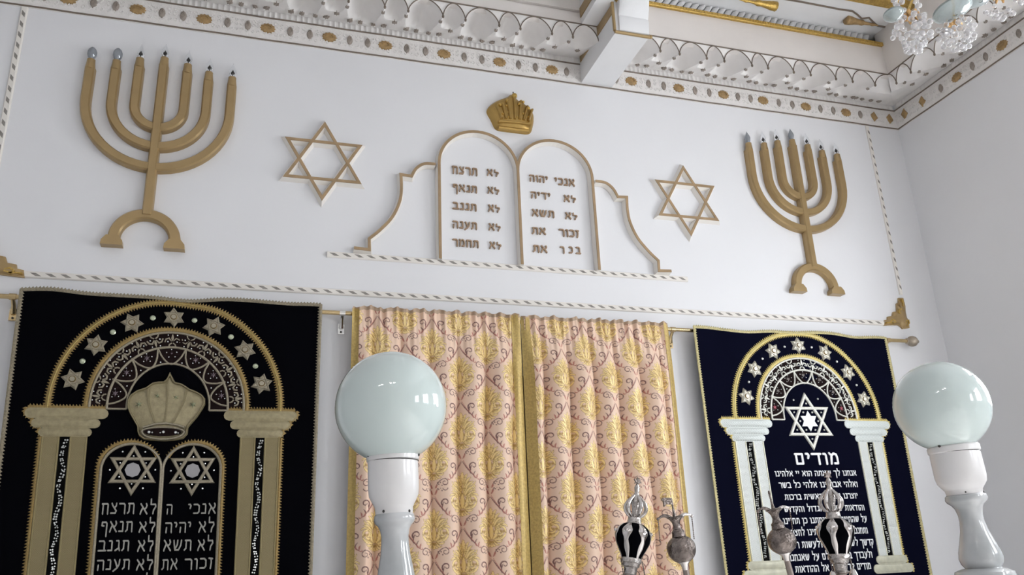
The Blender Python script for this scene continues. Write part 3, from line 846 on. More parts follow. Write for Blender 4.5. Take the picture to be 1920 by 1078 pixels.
for ch, box in (('ב', (595, 650, 872, 942)), ('כ', (525, 572, 868, 936)), ('ר', (437, 487, 866, 935))): wall_word(ch, box, 970, 300, 5.39)

# rope mouldings: white strip with slanting brown-grey dashes
def rope(name, a, b, parent=None, pitch=.0716, flip=1, w=.036, k=1.0):
    a = np.array(a); b = np.array(b); L = np.linalg.norm(b - a); u = (b - a) / L; v = np.array([-u[1], u[0]])
    st = MB().sweep([tuple(a), tuple((a + b) / 2), tuple(b)], [(-w / 2, 0.0), (-w / 2, .008), (-w * .36, .013), (w * .36, .013), (w / 2, .008), (w / 2, 0.0)])
    o = st.build(name, RELIEFW, parent, on_wall)
    d = MB(); n = int(L / pitch)
    for i in range(n):
        c = a + u * (pitch * (i + .5) + (L - n * pitch) / 2)
        sl = .012 * flip
        q = [c + u * (-.016 - sl) * k + v * .0085 * k, c + u * (.012 - sl) * k + v * .0085 * k, c + u * (.016 + sl) * k - v * .0085 * k, c + u * (-.012 + sl) * k - v * .0085 * k]
        d.poly([tuple(p) for p in (q if flip > 0 else q)], .010, .0142)
    d.build('rope_dashes', DASH, o, on_wall)
    return o
ro = rope('trim_6', (-1.20, 3.152), (4.36, 3.152)); tag(ro, kind='structure')
rope('border_side', (-1.413, 3.40), (-1.413, 4.785), ro, flip=-1)
rope('border_side', (4.489, 3.38), (4.489, 4.785), ro, flip=-1, w=.026, k=.85)
ro2 = rope('trim_7', (.352, 3.383), (2.728, 3.383)); tag(ro2, kind='structure')

oc = [(405, 165), (485, 165), (520, 300), (525, 400), (545, 500), (575, 540), (590, 670), (540, 680), (480, 685), (440, 640), (400, 620), (320, 625), (165, 630), (165, 540), (225, 530), (225, 480), (305, 470), (315, 400), (380, 390), (375, 255), (410, 250)]
def ow(u, v): p = un(1640 + u / 8.98, 540 + v / 8.98, -.015); return (p.x, p.z)
def ornament(sgn, label):
    mx = (lambda x: x) if sgn > 0 else (lambda x: 2 * 1.543 - x)
    OUT = [(mx(ow(*p)[0]), ow(*p)[1]) for p in oc]
    c = ow(440, 530); c = (mx(c[0]), c[1])
    root = empty('corner_ornament', (c[0], 0, 3.12)); tag(root, label, 'corner ornament')
    MB().poly(OUT, 0.0, .014).dome([(c[0] + (p[0] - c[0]) * .9, c[1] + (p[1] - c[1]) * .9) for p in OUT], .020, 5, c, .013).build('ornament_body', GOLDP, root, on_wall, smooth=40)
    q = MB()
    for pts in ([(470, 380), (430, 440), (390, 420), (400, 370), (440, 360)], [(330, 560), (280, 540), (250, 570), (280, 600), (340, 580)], [(520, 640), (560, 600), (550, 550), (510, 560), (500, 600)], [(455, 320), (455, 250), (440, 190)], [(300, 600), (230, 590), (180, 590)]):
        P = [ow(*p) for p in pts]
        q.sweep([(mx(p[0]), p[1]) for p in P], [(-.006, .014), (-.004, .031), (.004, .031), (.006, .014)])
    q.build('leaf_scroll', GOLDLEAF, root, on_wall, smooth=50)
ornament(1, 'gold leafy corner ornament at the right end of the rope border')
ornament(-1, 'gold leafy corner ornament at the left end of the rope border')
# ================================================================== velvet ark curtains with appliqué
def parochet(name, label, x0, x1, zt, zb, velvet, cx, zs, V):
    """V: dict of materials; cx, zs: centre and spring line of the embroidered arch"""
    root = empty(name, ((x0 + x1) / 2, -.09, zb)); tag(root, label, 'ark curtain', 'velvet ark curtains on the rod')
    ph = V['phase']
    def fold(x, z):
        k = max(0.0, min(1.0, (zt - z) / 1.2))
        return -.088 - (.004 + V['fold'] * k) * (math.sin(5.2 * x + ph) + .5 * math.sin(11.3 * x + 1.7 * ph + .5 * z)) - .004 * math.sin(23 * x + ph) * max(0, 1 - (zt - z) / .25) - .006
    def zwave(x, z):
        k = max(0.0, 1 - (zt - z) / .18)
        return z + k * (.007 * math.sin(6.3 * (x - x0) + ph) + .005 * math.sin(14 * (x - x0)))
    def warp(p):
        x = p[0] + V['lean'](p[0], p[2])
        return (x, fold(x, p[2]) - p[1], zwave(x, p[2]))
    # velvet
    nx, nz = 90, 80
    P = [[warp((x0 + (x1 - x0) * i / nx, 0, zb + (zt - zb) * j / nz)) for i in range(nx + 1)] for j in range(nz + 1)]
    b = MB().grid(P)
    Q = [[(p[0], p[1] + .003, p[2]) for p in r] for r in P]; b.grid(Q)
    n1 = len(P) * len(P[0]); w_ = nx + 1
    rim = [i for i in range(w_)] + [j * w_ + nx for j in range(1, nz + 1)] + [nz * w_ + i for i in range(nx - 1, -1, -1)] + [j * w_ for j in range(nz - 1, 0, -1)]
    b.f += [(rim[i], rim[(i + 1) % len(rim)], rim[(i + 1) % len(rim)] + n1, rim[i] + n1) for i in range(len(rim))]; b.mi += [0] * len(rim)
    b.build('velvet_cloth', velvet, root, smooth=60)
    # braid with a zigzag outer edge
    def zig(mb, path, w, tooth, pitch, sides, h=.006, ridge=True):
        """flat band along a path with pointed teeth on the given sides"""
        P = [np.array(p) for p in path]
        D = [0]
        for a, c in zip(P[:-1], P[1:]): D.append(D[-1] + np.linalg.norm(c - a))
        def at(d):
            d = min(max(d, 0), D[-1] - 1e-9)
            i = max(0, min(len(P) - 2, int(np.searchsorted(D, d, 'right')) - 1))
            t = (d - D[i]) / max(1e-9, D[i + 1] - D[i]); u = (P[i + 1] - P[i]) / max(1e-9, D[i + 1] - D[i])
            return P[i] + (P[i + 1] - P[i]) * t, np.array([-u[1], u[0]])
        mb.sweep(path, [(-w / 2, .0), (-w / 2, h * .6), (-w * .12, h), (w * .12, h), (w / 2, h * .6), (w / 2, .0)])
        n = int(D[-1] / pitch)
        for k in range(n):
            for sg in sides:
                a, na = at(k * pitch); c, nc = at((k + .85) * pitch); m_, nm = at((k + .55) * pitch)
                A = a + na * sg * w / 2; B = c + nc * sg * w / 2; T = m_ + nm * sg * (w / 2 + tooth)
                mb.add([(A[0], .001, A[1]), (B[0], .001, B[1]), (T[0], .001, T[1]), ((A[0] + B[0]) / 2, h * .8, (A[1] + B[1]) / 2)], [(0, 2, 3), (2, 1, 3), (0, 1, 2)])
        return mb
    zigm = V['zig']
    for nm, path in (('top_braid', [(x0 + (x1 - x0) * i / 40, zt - .006) for i in range(41)]), ('side_braid', [(x0 + .006, zt - (zt - zb) * i / 60) for i in range(61)]), ('side_braid', [(x1 - .006, zb + (zt - zb) * i / 60) for i in range(61)])):
        q = MB(); zig(q, path, .016, .009, .0165, (1,), .006)
        q.build(nm, V['braid'], root, warp, smooth=40)
    cz = zs + .018
    def band_path(r, a0=PI, a1=0, n=48, rz=None):
        return [(cx - r, zs - .004)] + arc(cx, cz, r, a0, a1, n, rz) + [(cx + r, zs - .004)]
    RO, RM, R2, RI = .553, .372, .288, .197
    # arch bands
    o = zig(MB(), band_path(RO, rz=.560), .022, .013, .0145, (1, -1)).build('arch_band', zigm, root, warp, smooth=40)
    MB().sweep(band_path(RO, rz=.560), [(-.003, .005), (0, .0095), (.003, .005)]).build('centre_cord', V['line'], o, warp)
    o = zig(MB(), band_path(RM + .012, rz=.394 + .012), .018, .012, .0145, (1,)).build('arch_band', zigm, root, warp, smooth=40)
    MB().sweep(band_path(RM - .004, rz=.394 - .004), cord(.013, .008)).build('silver_cord', V['cord'], o, warp, smooth=50)
    # frieze of leaves between the second band and the lattice
    MB().poly(band_path(RM, rz=.394) + band_path(R2, rz=.310)[::-1], .0005, .0012).build('dark_ground', MAROON, root, warp)
    q = MB(); sb = MB()
    rmid = (RM + R2) / 2; hr = (RM - R2) / 2
    nm_ = 13
    for k in range(nm_):
        a = PI * (k + .5) / nm_
        def pol(r, da):           # r about the mid radius, da along the arc
            th = a + da / rmid; st = 1 + .055 * abs(math.sin(th))
            return (cx + (rmid + r) * st * math.cos(th), cz + (rmid + r) * st * math.sin(th))
        s = 1 if k % 2 == 0 else -1
        def leaf(p, qq, w):
            P0, P1 = np.array(pol(*p)), np.array(pol(*qq)); u = P1 - P0; nn = np.array([-u[1], u[0]]) / (np.linalg.norm(u) + 1e-9)
            q.poly([tuple(P0), tuple(P0 + u * .35 + nn * w), tuple(P0 + u * .7 + nn * w * .7), tuple(P1), tuple(P0 + u * .7 - nn * w * .7), tuple(P0 + u * .35 - nn * w)], .001, .006)
        leaf((s * -.006, 0), (s * .033, 0), .0065)
        for g in (1, -1):
            q.sweep([pol(s * -.006, g * .004), pol(s * .010, g * .016), pol(s * .006, g * .030), pol(s * -.010, g * .036)], cord(.009, .006))
            q.sweep([pol(s * -.014, g * .003), pol(s * -.022, g * .014), pol(s * -.034, g * .018)], cord(.008, .006))
            p = pol(s * -.008, g * .022); sb.sphere((p[0], .005, p[1]), .0042, 7, 5, (1, .7, 1))
            p = pol(s * .026, g * .020); sb.sphere((p[0], .005, p[1]), .0038, 7, 5, (1, .7, 1))
    q.build('leaf_frieze', V['cord'], root, warp, smooth=50)
    tag(sb.build('seed_crystals', STONE, root, warp, smooth=80), kind='stuff')
    # lattice of loops
    q = MB(); sb = MB()
    MB().poly(band_path(R2, rz=.310) + band_path(RI, rz=.220)[::-1], .0005, .0012).build('dark_ground', MAROON, root, warp)
    q.sweep(band_path(R2, rz=.310), cord(.013, .008)); q.sweep(band_path(RI, rz=.222), cord(.011, .008))
    for s in (1, -1):
        q.sweep([(cx + s * RI, zs - .003), (cx + s * R2, zs - .003)], cord(.011, .008))
    for k in range(7):
        a0, a1 = PI * k / 7, PI * (k + 1) / 7; am = (a0 + a1) / 2
        pts = []
        for i in range(13):
            t = i / 12; th = a0 + (a1 - a0) * t; e = math.sin(PI * t) ** .55
            r = R2 + (RI + .007 - R2) * e; st = 1 + .075 * math.sin(am)
            pts.append((cx + r * st * math.cos(am + (th - am) * (1.0 - .0 * e)), cz + r * st * math.sin(am + (th - am))))
        q.sweep(pts, cord(.010, .0075))
        rc = (R2 + RI) / 2 + .014; st = 1 + .075 * math.sin(am)
        c = (cx + rc * st * math.cos(am), cz + rc * st * math.sin(am))
        HX = hexagram(c[0], c[1], .018, .35)
        MB().add([(p[0], .002, p[1]) for p in HX] + [(c[0], .005, c[1])], [(i, (i + 1) % 12, 12) for i in range(12)]).build('beaded_flower', V['flower'] if 0 < k < 6 or V['big'] else PINKT, root, warp)
        for j in range(5):
            th = 2 * PI * j / 5 + .4; sb.sphere((c[0] + .026 * math.cos(th), .004, c[1] + .022 * math.sin(th)), .0034, 7, 5, (1, .7, 1))
        c2 = a0; r = RI + .020; st = 1 + .075 * math.sin(c2)
        if k > 0: sb.sphere((cx + r * st * math.cos(c2), .004, cz + r * st * math.sin(c2)), .0042, 7, 5, (1, .7, 1))
    q.build('loop_lattice', V['cord'], root, warp, smooth=50)
    tag(sb.build('seed_crystals', STONE, root, warp, smooth=80), kind='stuff')
    # seven padded stars and six sequins round the arch
    RS = (RO + RM) / 2 + .005
    for k in range(7):
        th = PI * (.085 + .83 * k / 6); st = 1 + .022 * math.sin(th)
        c = (cx + RS * st * math.cos(th), cz + RS * st * math.sin(th)); R = .058; rot = th - PI / 2 + V['srot']
        H = hexagram(c[0], c[1], R, .62, rot); n = 12
        s_ = MB(); vs = [(p[0], .0005, p[1]) for p in H] + [(c[0] + (p[0] - c[0]) * .9, .010, c[1] + (p[1] - c[1]) * .9) for p in H] + [(c[0], .014, c[1])]
        s_.add(vs, [(i, (i + 1) % n, n + (i + 1) % n, n + i) for i in range(n)] + [(n + i, n + (i + 1) % n, 2 * n) for i in range(n)])
        for r2 in (0, PI): s_.sweep(triangle(c[0], c[1], R * .82, rot + r2), [(-.0022, .008), (0, .0165), (.0022, .008)], True)
        so = s_.build('padded_star', V['star'], root, warp)
        MB().sweep(arc(c[0], c[1], .0145, 0, 2 * PI, 16)[:-1], [(-.003, .010), (0, .019), (.003, .010)], True).build('ring', V['ring'], so, warp, smooth=50)
        MB().poly(arc(c[0], c[1], .0125, 0, 2 * PI, 12)[:-1], .010, .0185).build('centre_stone', V['star'], so, warp)
    for k in range(6):
        th = PI * (.085 + .83 * (k + .5) / 6); st = 1 + .022 * math.sin(th)
        c = (cx + RS * st * math.cos(th), cz + RS * st * math.sin(th)); R = .0145 if V['big'] else .009
        MB().dome(arc(c[0], c[1], R, 0, 2 * PI, 10)[:-1], .006, 3, c, .001).build('sequin', V['sequin'], root, warp)
    # columns: capital in three rolls, two brocade shafts and a crystal strip
    capw = ((.186, .052), (.153, .046), (.118, .043))
    for s in (-1, 1):
        xc = cx + V['cdx'] + s * .460
        co = None; z = zs - .004
        q = zig(MB(), [(xc - s * -.19 - s * .0, z + .004), (xc + s * .0, z + .004), (xc - s * .12, z + .004)] if False else ([(xc + .175, z + .004), (xc - .175, z + .004)] if s < 0 else [(xc + .175, z + .004), (xc - .175, z + .004)]), .014, .011, .0145, (-1,))
        q.build('capital_braid', zigm, root, warp, smooth=40)
        for hw, hh in capw:
            off = s * .0
            pts = arc(xc + off + hw - hh / 2, z - hh / 2, hh / 2, PI / 2, -PI / 2, 6) + arc(xc + off - hw + hh / 2, z - hh / 2, hh / 2, 1.5 * PI, PI / 2, 6)
            c = MB().poly(pts, .0005, .006)
            c.dome([(xc + off + (p[0] - xc - off) * .985, z - hh / 2 + (p[1] - z + hh / 2) * .9) for p in pts], .010, 4, (xc + off, z - hh / 2), .005, .6)
            co = c.build('capital_roll', V['capital'], root, warp, smooth=50)
            # toothed braid stepping down the outer side
            xo = xc + off + s * (hw - .004)
            zig(MB(), [(xo, z + .002), (xo + s * .004, z - hh / 2), (xo - s * .02, z - hh)], .012, .010, .0145, (1,) if s > 0 else (-1,)).build('capital_braid', zigm, root, warp, smooth=40)
            z -= hh
        zbot = V['zbase']
        for k, (a, c_) in enumerate(((-.101, -.022), (.022, .101))):
            lo, hi = xc + min(a * -s, c_ * -s) if s < 0 else xc + a, xc + max(a * -s, c_ * -s) if s < 0 else xc + c_
            sh = MB().poly([(lo, z), (hi, z)] + [(hi, z - (z - zbot) * i / 30) for i in range(1, 31)] + [(lo, zbot + (z - zbot) * i / 30) for i in range(0, 30)], .0005, .006)
            so = sh.build('column_shaft', V['shaft'], root, warp)
            e = MB()
            for xx in (lo + .005, hi - .005): e.sweep([(xx, z - (z - zbot) * i / 30) for i in range(31)], cord(.009, .0095))
            e.build('shaft_edge_cord', V['shaftcord'], so, warp, smooth=50)
        xo = xc + s * .107
        zig(MB(), [(xo, z - (z - zbot) * i / 40) for i in range(41)], .012, .012, .0145, (1,) if s > 0 else (-1,)).build('column_braid', zigm, root, warp, smooth=40)
        MB().poly([(xc - .021, z)] + [(xc + .021, z - (z - zbot) * i / 20) for i in range(21)] + [(xc - .021, zbot + (z - zbot) * i / 20) for i in range(20)], .0003, .0015).build('dark_ground', BLACKG, root, warp)
        gm = MB(); zz = z - .018; r_ = random.Random(5)
        while zz > zbot + .01:
            sw = .0075 * math.sin(zz * 42)
            for dx in (-.0045, .0045):
                gm.sphere((xc + sw + dx + r_.uniform(-.002, .002), .004, zz + r_.uniform(-.004, .004)), r_.uniform(.0034, .0052), 6, 4, (1, .7, 1))
            zz -= .0125
        tag(gm.build('crystal_strip', STONE, root, warp), kind='stuff')
        # base of the column
        zz = zbot
        for hw, hh in ((.13, .05), (.165, .055)):
            pts = arc(xc + hw - hh / 2, zz - hh / 2, hh / 2, PI / 2, -PI / 2, 6) + arc(xc - hw + hh / 2, zz - hh / 2, hh / 2, 1.5 * PI, PI / 2, 6)
            MB().poly(pts, .0005, .006).dome([(xc + (p[0] - xc) * .98, zz - hh / 2 + (p[1] - zz + hh / 2) * .9) for p in pts], .010, 4, (xc, zz - hh / 2), .005, .6).build('base_roll', V['base'], root, warp, smooth=50)
            xo = xc + s * hw
            zig(MB(), [(xo - s * .006, zz), (xo, zz - hh * .5), (xo, zz - hh)], .010, .010, .0145, (1,) if s > 0 else (-1,)).build('base_braid', zigm, root, warp, smooth=40)
            zz -= hh
    return root, warp, zig

PINKT = mat('pink_thread', (.50, .13, .17), .5, var=.2, scale=100)
def lean_l(x, z): return .033 * (2.44 - z) * max(0.0, min(1.0, (.33 - x) / .6))
def lean_r(x, z): return .020 * (2.44 - z) * max(0.0, min(1.0, (4.1 - x) / .5))
VL = dict(flower=mat('dim_mauve_sequin', (.16, .12, .14), .35, .4, var=.3, scale=200), lean=lean_l, cdx=-.003, phase=.6, fold=.006, zig=CORDG, line=CORDGB, cord=CORDS, braid=BRAID, star=mat('padded_silver_lame', (.40, .355, .265), .45, .2, var=.1, scale=200), ring=CORDG, sequin=OPALST, big=True, srot=.06,
          capital=LAMEG2, shaft=LAMEG, shaftcord=mat('pale_gold_cord', (.34, .28, .14), .42, .3, var=.2, scale=200), base=LAMEG2, zbase=1.57)
VR = dict(flower=mat('dim_silver_sequin', (.30, .27, .26), .35, .4, var=.3, scale=200), lean=lean_r, cdx=-.022, phase=2.1, fold=.007, zig=CORDGB, line=mat('light_yellow_cord', (.85, .78, .42), .45, .2, var=.15, scale=200), cord=CORDSB, braid=BRAIDY, star=mat('bright_silver_lame', (.72, .69, .60), .42, .2, var=.15, scale=200), ring=CORDG, sequin=STONE, big=False, srot=.0,
          capital=LAMES2, shaft=LAMES, shaftcord=mat('white_silver_cord', (.82, .80, .62), .42, .2, var=.2, scale=200), base=mat('pale_cream_lame', (.56, .55, .43), .45, .15, var=.2, scale=30), zbase=1.575)

YP = -.095
LEAN = lean_l
def uxz(px, py):
    p = un(px, py, YP)
    return (p.x - LEAN(p.x, p.z), p.z)

# ---- left: black, with crown and tablets
PL, wl, zigL = parochet('ark_curtain', 'black velvet ark curtain embroidered with a crown over two lettered tablets', -1.160, .327, 3.040, .25, VELVETB, -.424, 2.437, VL)
ocr = [(665, 80), (700, 150), (725, 190), (800, 205), (850, 232), (900, 270), (1000, 310), (1060, 345), (1095, 390), (1095, 460), (1060, 520), (1000, 610), (930, 690), (882, 745), (872, 830), (825, 880), (720, 900), (600, 908), (450, 903), (345, 893), (285, 850), (268, 800), (265, 740), (215, 650), (170, 570), (140, 490), (145, 410), (180, 350), (250, 300), (370, 258), (450, 200), (520, 185), (590, 182), (630, 150)]
def cr(u, v): return uxz(220 + u / 6.74, 690 + v / 6.74)
OC = [cr(*p) for p in ocr]; cc = cr(620, 500)
b = MB().poly(OC, .0005, .009).dome([(cc[0] + (p[0] - cc[0]) * .97, cc[1] + (p[1] - cc[1]) * .97) for p in OC], .016, 5, cc, .008, .6)
crown_o = b.build('crown', LAMEG2, PL, wl, smooth=50)
q = MB(); q.sweep(OC, cord(.012, .022), True)
for pts in ([(390, 280), (395, 400), (425, 550), (480, 690)], [(625, 215), (640, 350), (625, 520), (600, 690)], [(875, 290), (850, 420), (780, 560), (700, 700)]):
    q.sweep([cr(*p) for p in pts], [(-.005, .012), (-.004, .026), (.004, .026), (.005, .012)])
q.build('crown_outline', mat('olive_cord', (.27, .225, .125), .45, .25, var=.2, scale=200), crown_o, wl, smooth=50)
EL = [cr(580 + 265 * math.cos(t), 810 + 75 * math.sin(t) + 20 * abs(math.sin(t))) for t in [2 * PI * k / 28 for k in range(28)]]
MB().poly([cr(575 + 235 * math.cos(t), 815 + 48 * math.sin(t)) for t in [2 * PI * k / 24 for k in range(24)]], .015, .027).build('crown_band_ground', MAROON, crown_o, wl)
MB().sweep(EL, cord(.013, .034), True).sweep([cr(330, 760), (cr(480, 715)), cr(620, 705), cr(760, 725), cr(850, 755)], cord(.016, .034)).build('crown_band_cord', CORDS, crown_o, wl, smooth=50)
for u, v in ((405, 818), (445, 822), (585, 815), (545, 825), (738, 820), (770, 826)):
    p = cr(u, v); MB().dome(arc(p[0], p[1], .0085 if u in (405, 585, 738) else .005, 0, 2 * PI, 8)[:-1], .008, 3, p, .026).build('rhinestone', STONE, crown_o, wl)
for u, v in ((275, 465), (510, 360), (740, 375), (955, 465)):
    p = cr(u, v); H = hexagram(p[0], p[1], .020, .3)
    MB().add([(x, .018, z) for x, z in H] + [(p[0], .034, p[1])], [(i, (i + 1) % 12, 12) for i in range(12)]).build('sequin_flower', OPALST, crown_o, wl)

# two tablets with stars and lettering
def tablet(xl, xr, ztop, outer):
    c = (xl + xr) / 2; hw = (xr - xl) / 2; hz = .125
    full = [(xl, 1.30)] + [(xl, 1.30 + (ztop - hz - 1.30) * i / 12) for i in range(1, 12)] + arc(c, ztop - hz, hw, PI, 0, 24, hz) + [(xr, 1.30 + (ztop - hz - 1.30) * (1 - i / 12)) for i in range(1, 12)] + [(xr, 1.30)]
    o = MB().sweep(full, cord(.014, .011)).build('tablet_outline', CORDS, PL, wl, smooth=50)
    half = [(p[0], p[1]) for p in full if (p[0] <= c + hw * .93 if outer < 0 else p[0] >= c - hw * .93)]
    half = [(p[0] + outer * .011, p[1] + (.010 if p[1] > ztop - hz else 0)) for p in half]
    zigL(MB(), half, .014, .012, .0145, (1,)).build('tablet_braid', CORDG, o, wl, smooth=40)
    return c
ztab = uxz(252, 832)[1]
xa, xm, xb = uxz(189, 880)[0], uxz(304, 872)[0], uxz(413.5, 883)[0]
c1 = tablet(xa, xm - .004, ztab, -1); c2 = tablet(xm + .004, xb, ztab, 1)
for px, py in ((248.8, 881), (361.0, 882)):
    c = uxz(px, py); R = .110; s_ = MB()
    for rot in (0, PI): s_.sweep(triangle(c[0], c[1], R, rot + .0), cord(.017, .009 if rot else .0097), True)
    so = s_.build('embroidered_star', CORDS, PL, wl, smooth=50)
    MB().poly(arc(c[0], c[1], .036, 0, 2 * PI, 8)[:-1], .001, .007).build('satin_hexagon', GREYSAT, so, wl)
    for k in range(6):
        th = PI / 2 + k * PI / 3
        for r, e in ((.068, .0042),): MB().sphere((c[0] + r * math.cos(th), .005, c[1] + r * math.sin(th)), e, 8, 5).build('rhinestone', STONE, so, wl)
        th += PI / 6; MB().sphere((c[0] + .103 * math.cos(th), .004, c[1] + .103 * math.sin(th)), .0048, 8, 5).build('rhinestone', STONE, so, wl)
def embroidered(text, xl, xr, zb, zt, parent, warp, m, h, as_letters=True, pw=.15, ph=.18, gap=.16, space=.42, nm='letter'):
    allb = MB()
    for ch, x0, sx in lay(text, xl, xr, gap, space):
        b = MB() if as_letters else allb
        glyph(b, ch, x0, zb, sx, zt - zb, .0008, h, pw, ph)
        if as_letters: b.build(nm, m, parent, warp)
    if not as_letters: return allb.build(nm, m, parent, warp)
for text, (u0, u1, v0, v1), ox in (('לא', (548, 778, 160, 300), 180), ('תרצח', (62, 502, 152, 298), 180), ('לא', (535, 765, 395, 532), 180), ('תנאף', (55, 478, 388, 530), 180),
                                   ('לא', (517, 743, 632, 776), 180), ('תגנב', (22, 434, 630, 774), 180), ('לא', (502, 735, 875, 1015), 180), ('תענה', (2, 442, 875, 1012), 180), ('לא', (488, 720, 1110, 1250), 180), ('תחמד', (-15, 430, 1110, 1250), 180),
                                   ('אנכי', (383, 758, 160, 297), 295), ('ה', (105, 200, 165, 297), 295), ('לא', (512, 737, 392, 532), 295), ('יהיה', (87, 440, 396, 535), 295), ('לא', (498, 722, 625, 765), 295), ('תשא', (63, 444, 623, 768), 295),
                                   ('זכור', (338, 717, 858, 1003), 295), ('את', (45, 264, 870, 1010), 295), ('כבד', (330, 705, 1095, 1240), 295), ('את', (35, 250, 1105, 1245), 295)):
    a = uxz(ox + u0 / 6.825, 920 + (v0 + v1) / 2 / 6.825)[0]; c = uxz(ox + u1 / 6.825, 920 + (v0 + v1) / 2 / 6.825)[0]; m_ = (u0 + u1) / 2
    z1 = uxz(ox + m_ / 6.825, 920 + v0 / 6.825)[1]; z0 = uxz(ox + m_ / 6.825, 920 + v1 / 6.825)[1]
    embroidered(text, a, c, z0, z1, PL, wl, THREADS, .006, True, .14, .16, .20)

LEAN = lean_r
# ---- right: navy, with a star and a long prayer
PR, wr, zigR = parochet('ark_curtain', 'navy velvet ark curtain embroidered with a star over a long Hebrew prayer', 2.688, 4.200, 3.022, .25, VELVETN, 3.461, 2.432, VR)
cz = uxz(1515.5, 790); R = .170
q = MB()
for rot in (0, PI): q.sweep(triangle(cz[0], cz[1], R, rot), cord(.020, .010 if rot else .0108), True)
so = q.build('embroidered_star', CORDSB, PR, wr, smooth=50)
MB().poly(hexagram(cz[0], cz[1], .066, .577), .001, .007).build('satin_star', mat('white_satin', (.80, .84, .86), .45, .1, var=.1, scale=60), so, wr)
for k in range(6):
    th = PI / 2 + k * PI / 3
    MB().sphere((cz[0] + .115 * math.cos(th), .005, cz[1] + .115 * math.sin(th)), .0062, 8, 5).build('rhinestone', STONE, so, wr)
    th += PI / 6; MB().sphere((cz[0] + .066 * math.cos(th), .005, cz[1] + .066 * math.sin(th)), .0068, 8, 5).build('rhinestone', STONE, so, wr)
for px, py in ((1487, 750.5), (1531, 748.5)):
    p = uxz(px, py); MB().sphere((p[0], .004, p[1]), .007, 8, 5).build('rhinestone', STONE, PR, wr)
LINES = [('מודים', (370, 712, 122, 213), .19), ('אנחנו לך שאתה הוא יי אלהינו', (218, 852, 262, 303), .17), ('ואלהי אבותינו אלהי כל בשר', (250, 862, 350, 393), .17), ('יוצרנו יוצר בראשית ברכות', (295, 862, 442, 484), .17),
         ('והודאות לשמך הגדול והקדוש', (290, 917, 535, 578), .17), ('על שהחייתנו וקיימתנו כן תחיינו', (283, 937, 625, 670), .17), ('ותחננו ותאסוף גלויותינו לחצרות', (300, 942, 715, 762), .17), ('קדשך לשמור חקיך ולעשות רצונך', (285, 992, 808, 858), .17),
         ('ולעבדך בלבב שלם על שאנחנו', (330, 978, 905, 955), .17), ('מודים לך ברוך אל ההודאות', (375, 965, 995, 1045), .17)]
nlet = 0; rest = MB(); rest_h = .0045
for text, (u0, u1, v0, v1), g in LINES:
    vm = (v0 + v1) / 2
    a = uxz(1400 + u0 / 4.178, 820 + (vm + 8) / 4.178)[0]; c = uxz(1400 + u1 / 4.178, 820 + (vm - 8) / 4.178)[0]
    z1 = uxz(1400 + (u0 + u1) / 2 / 4.178, 820 + v0 / 4.178)[1]; z0 = uxz(1400 + (u0 + u1) / 2 / 4.178, 820 + v1 / 4.178)[1]
    for ch, x0, sx in lay(text, a, c, g, .55):
        if nlet < 100:
            b = MB(); glyph(b, ch, x0, z0, sx, z1 - z0, .0008, rest_h, .17, .20); b.build('letter', THREADW, PR, wr); nlet += 1
        else: glyph(rest, ch, x0, z0, sx, z1 - z0, .0008, rest_h, .17, .20)
tag(rest.build('letter', THREADW, PR, wr), kind='stuff')
# ================================================================== woven damask pattern (colour of the cloth itself), one repeat computed once
TW, TH, RES = .316, .330, .001                  # repeat width, height, sample size in metres
nx_, nz_ = int(TW / RES), int(TH / RES)
gx, gz = np.meshgrid((np.arange(nx_) + .5) * RES, (np.arange(nz_) + .5) * RES, indexing='ij')

def bez(p0, p1, p2, n=14):
    t = np.linspace(0, 1, n)[:, None]
    return (1 - t) ** 2 * np.array(p0) + 2 * t * (1 - t) * np.array(p1) + t ** 2 * np.array(p2)

def stamp(acc, pts, rad, cx, cz, soft=.0008):
    """distance to a stroke of varying radius, wrapped over the repeat"""
    for q, r in zip(pts, rad):
        dx = np.abs(gx - (cx + q[0])); dx = np.minimum(dx % TW, TW - dx % TW)
        dz = np.abs(gz - (cz + q[1])); dz = np.minimum(dz % TH, TH - dz % TH)
        np.minimum(acc, np.hypot(dx, dz) - r, out=acc)

def smask(d, s=.0007): return np.clip(.5 - d / (2 * s), 0, 1)

def leafpts(p0, p1, p2, w, n=22, p=.7):
    t = np.linspace(0, 1, n)
    return bez(p0, p1, p2, n), w * np.sin(PI * (t * .92 + .06)) ** p

def spiral(c, r0, r1, a0, a1, n=24):
    t = np.linspace(0, 1, n); r = r0 + (r1 - r0) * t; a = a0 + (a1 - a0) * t
    return np.stack([c[0] + r * np.cos(a), c[1] + r * np.sin(a)], 1)

BIG = 1.0
gold = np.full(gx.shape, BIG); line = np.full(gx.shape, BIG); dark = np.full(gx.shape, BIG); red = np.full(gx.shape, BIG)
HWm, HHm = .080, .106
bodyall = np.full(gx.shape, BIG)
LEAVES = [((0, .42), (0, .7), (0, 1.0), .11)]
for s in (-1, 1):
    LEAVES += [((s * .05, .25), (s * .10, .75), (s * .30, .88), .085), ((s * .08, .15), (s * .20, .60), (s * .50, .70), .085), ((s * .12, .05), (s * .32, .45), (s * .66, .48), .085),
               ((s * .20, -.02), (s * .55, .28), (s * .82, .26), .075), ((s * .45, .05), (s * .80, .22), (s * .98, .02), .06),
               ((s * .06, -.55), (s * .40, -.35), (s * .22, .10), .095), ((s * .10, -.58), (s * .70, -.62), (s * .86, -.25), .085), ((s * .86, -.28), (s * .80, .12), (s * .48, -.02), .075),
               ((s * .48, -.02), (s * .30, -.22), (s * .56, -.30), .065), ((s * .15, -.62), (s * .45, -.80), (s * .60, -.62), .055), ((s * .10, -.66), (s * .28, -.95), (s * .42, -.82), .05), ((s * .03, -.72), (s * .14, -1.0), (s * .20, -.86), .05)]
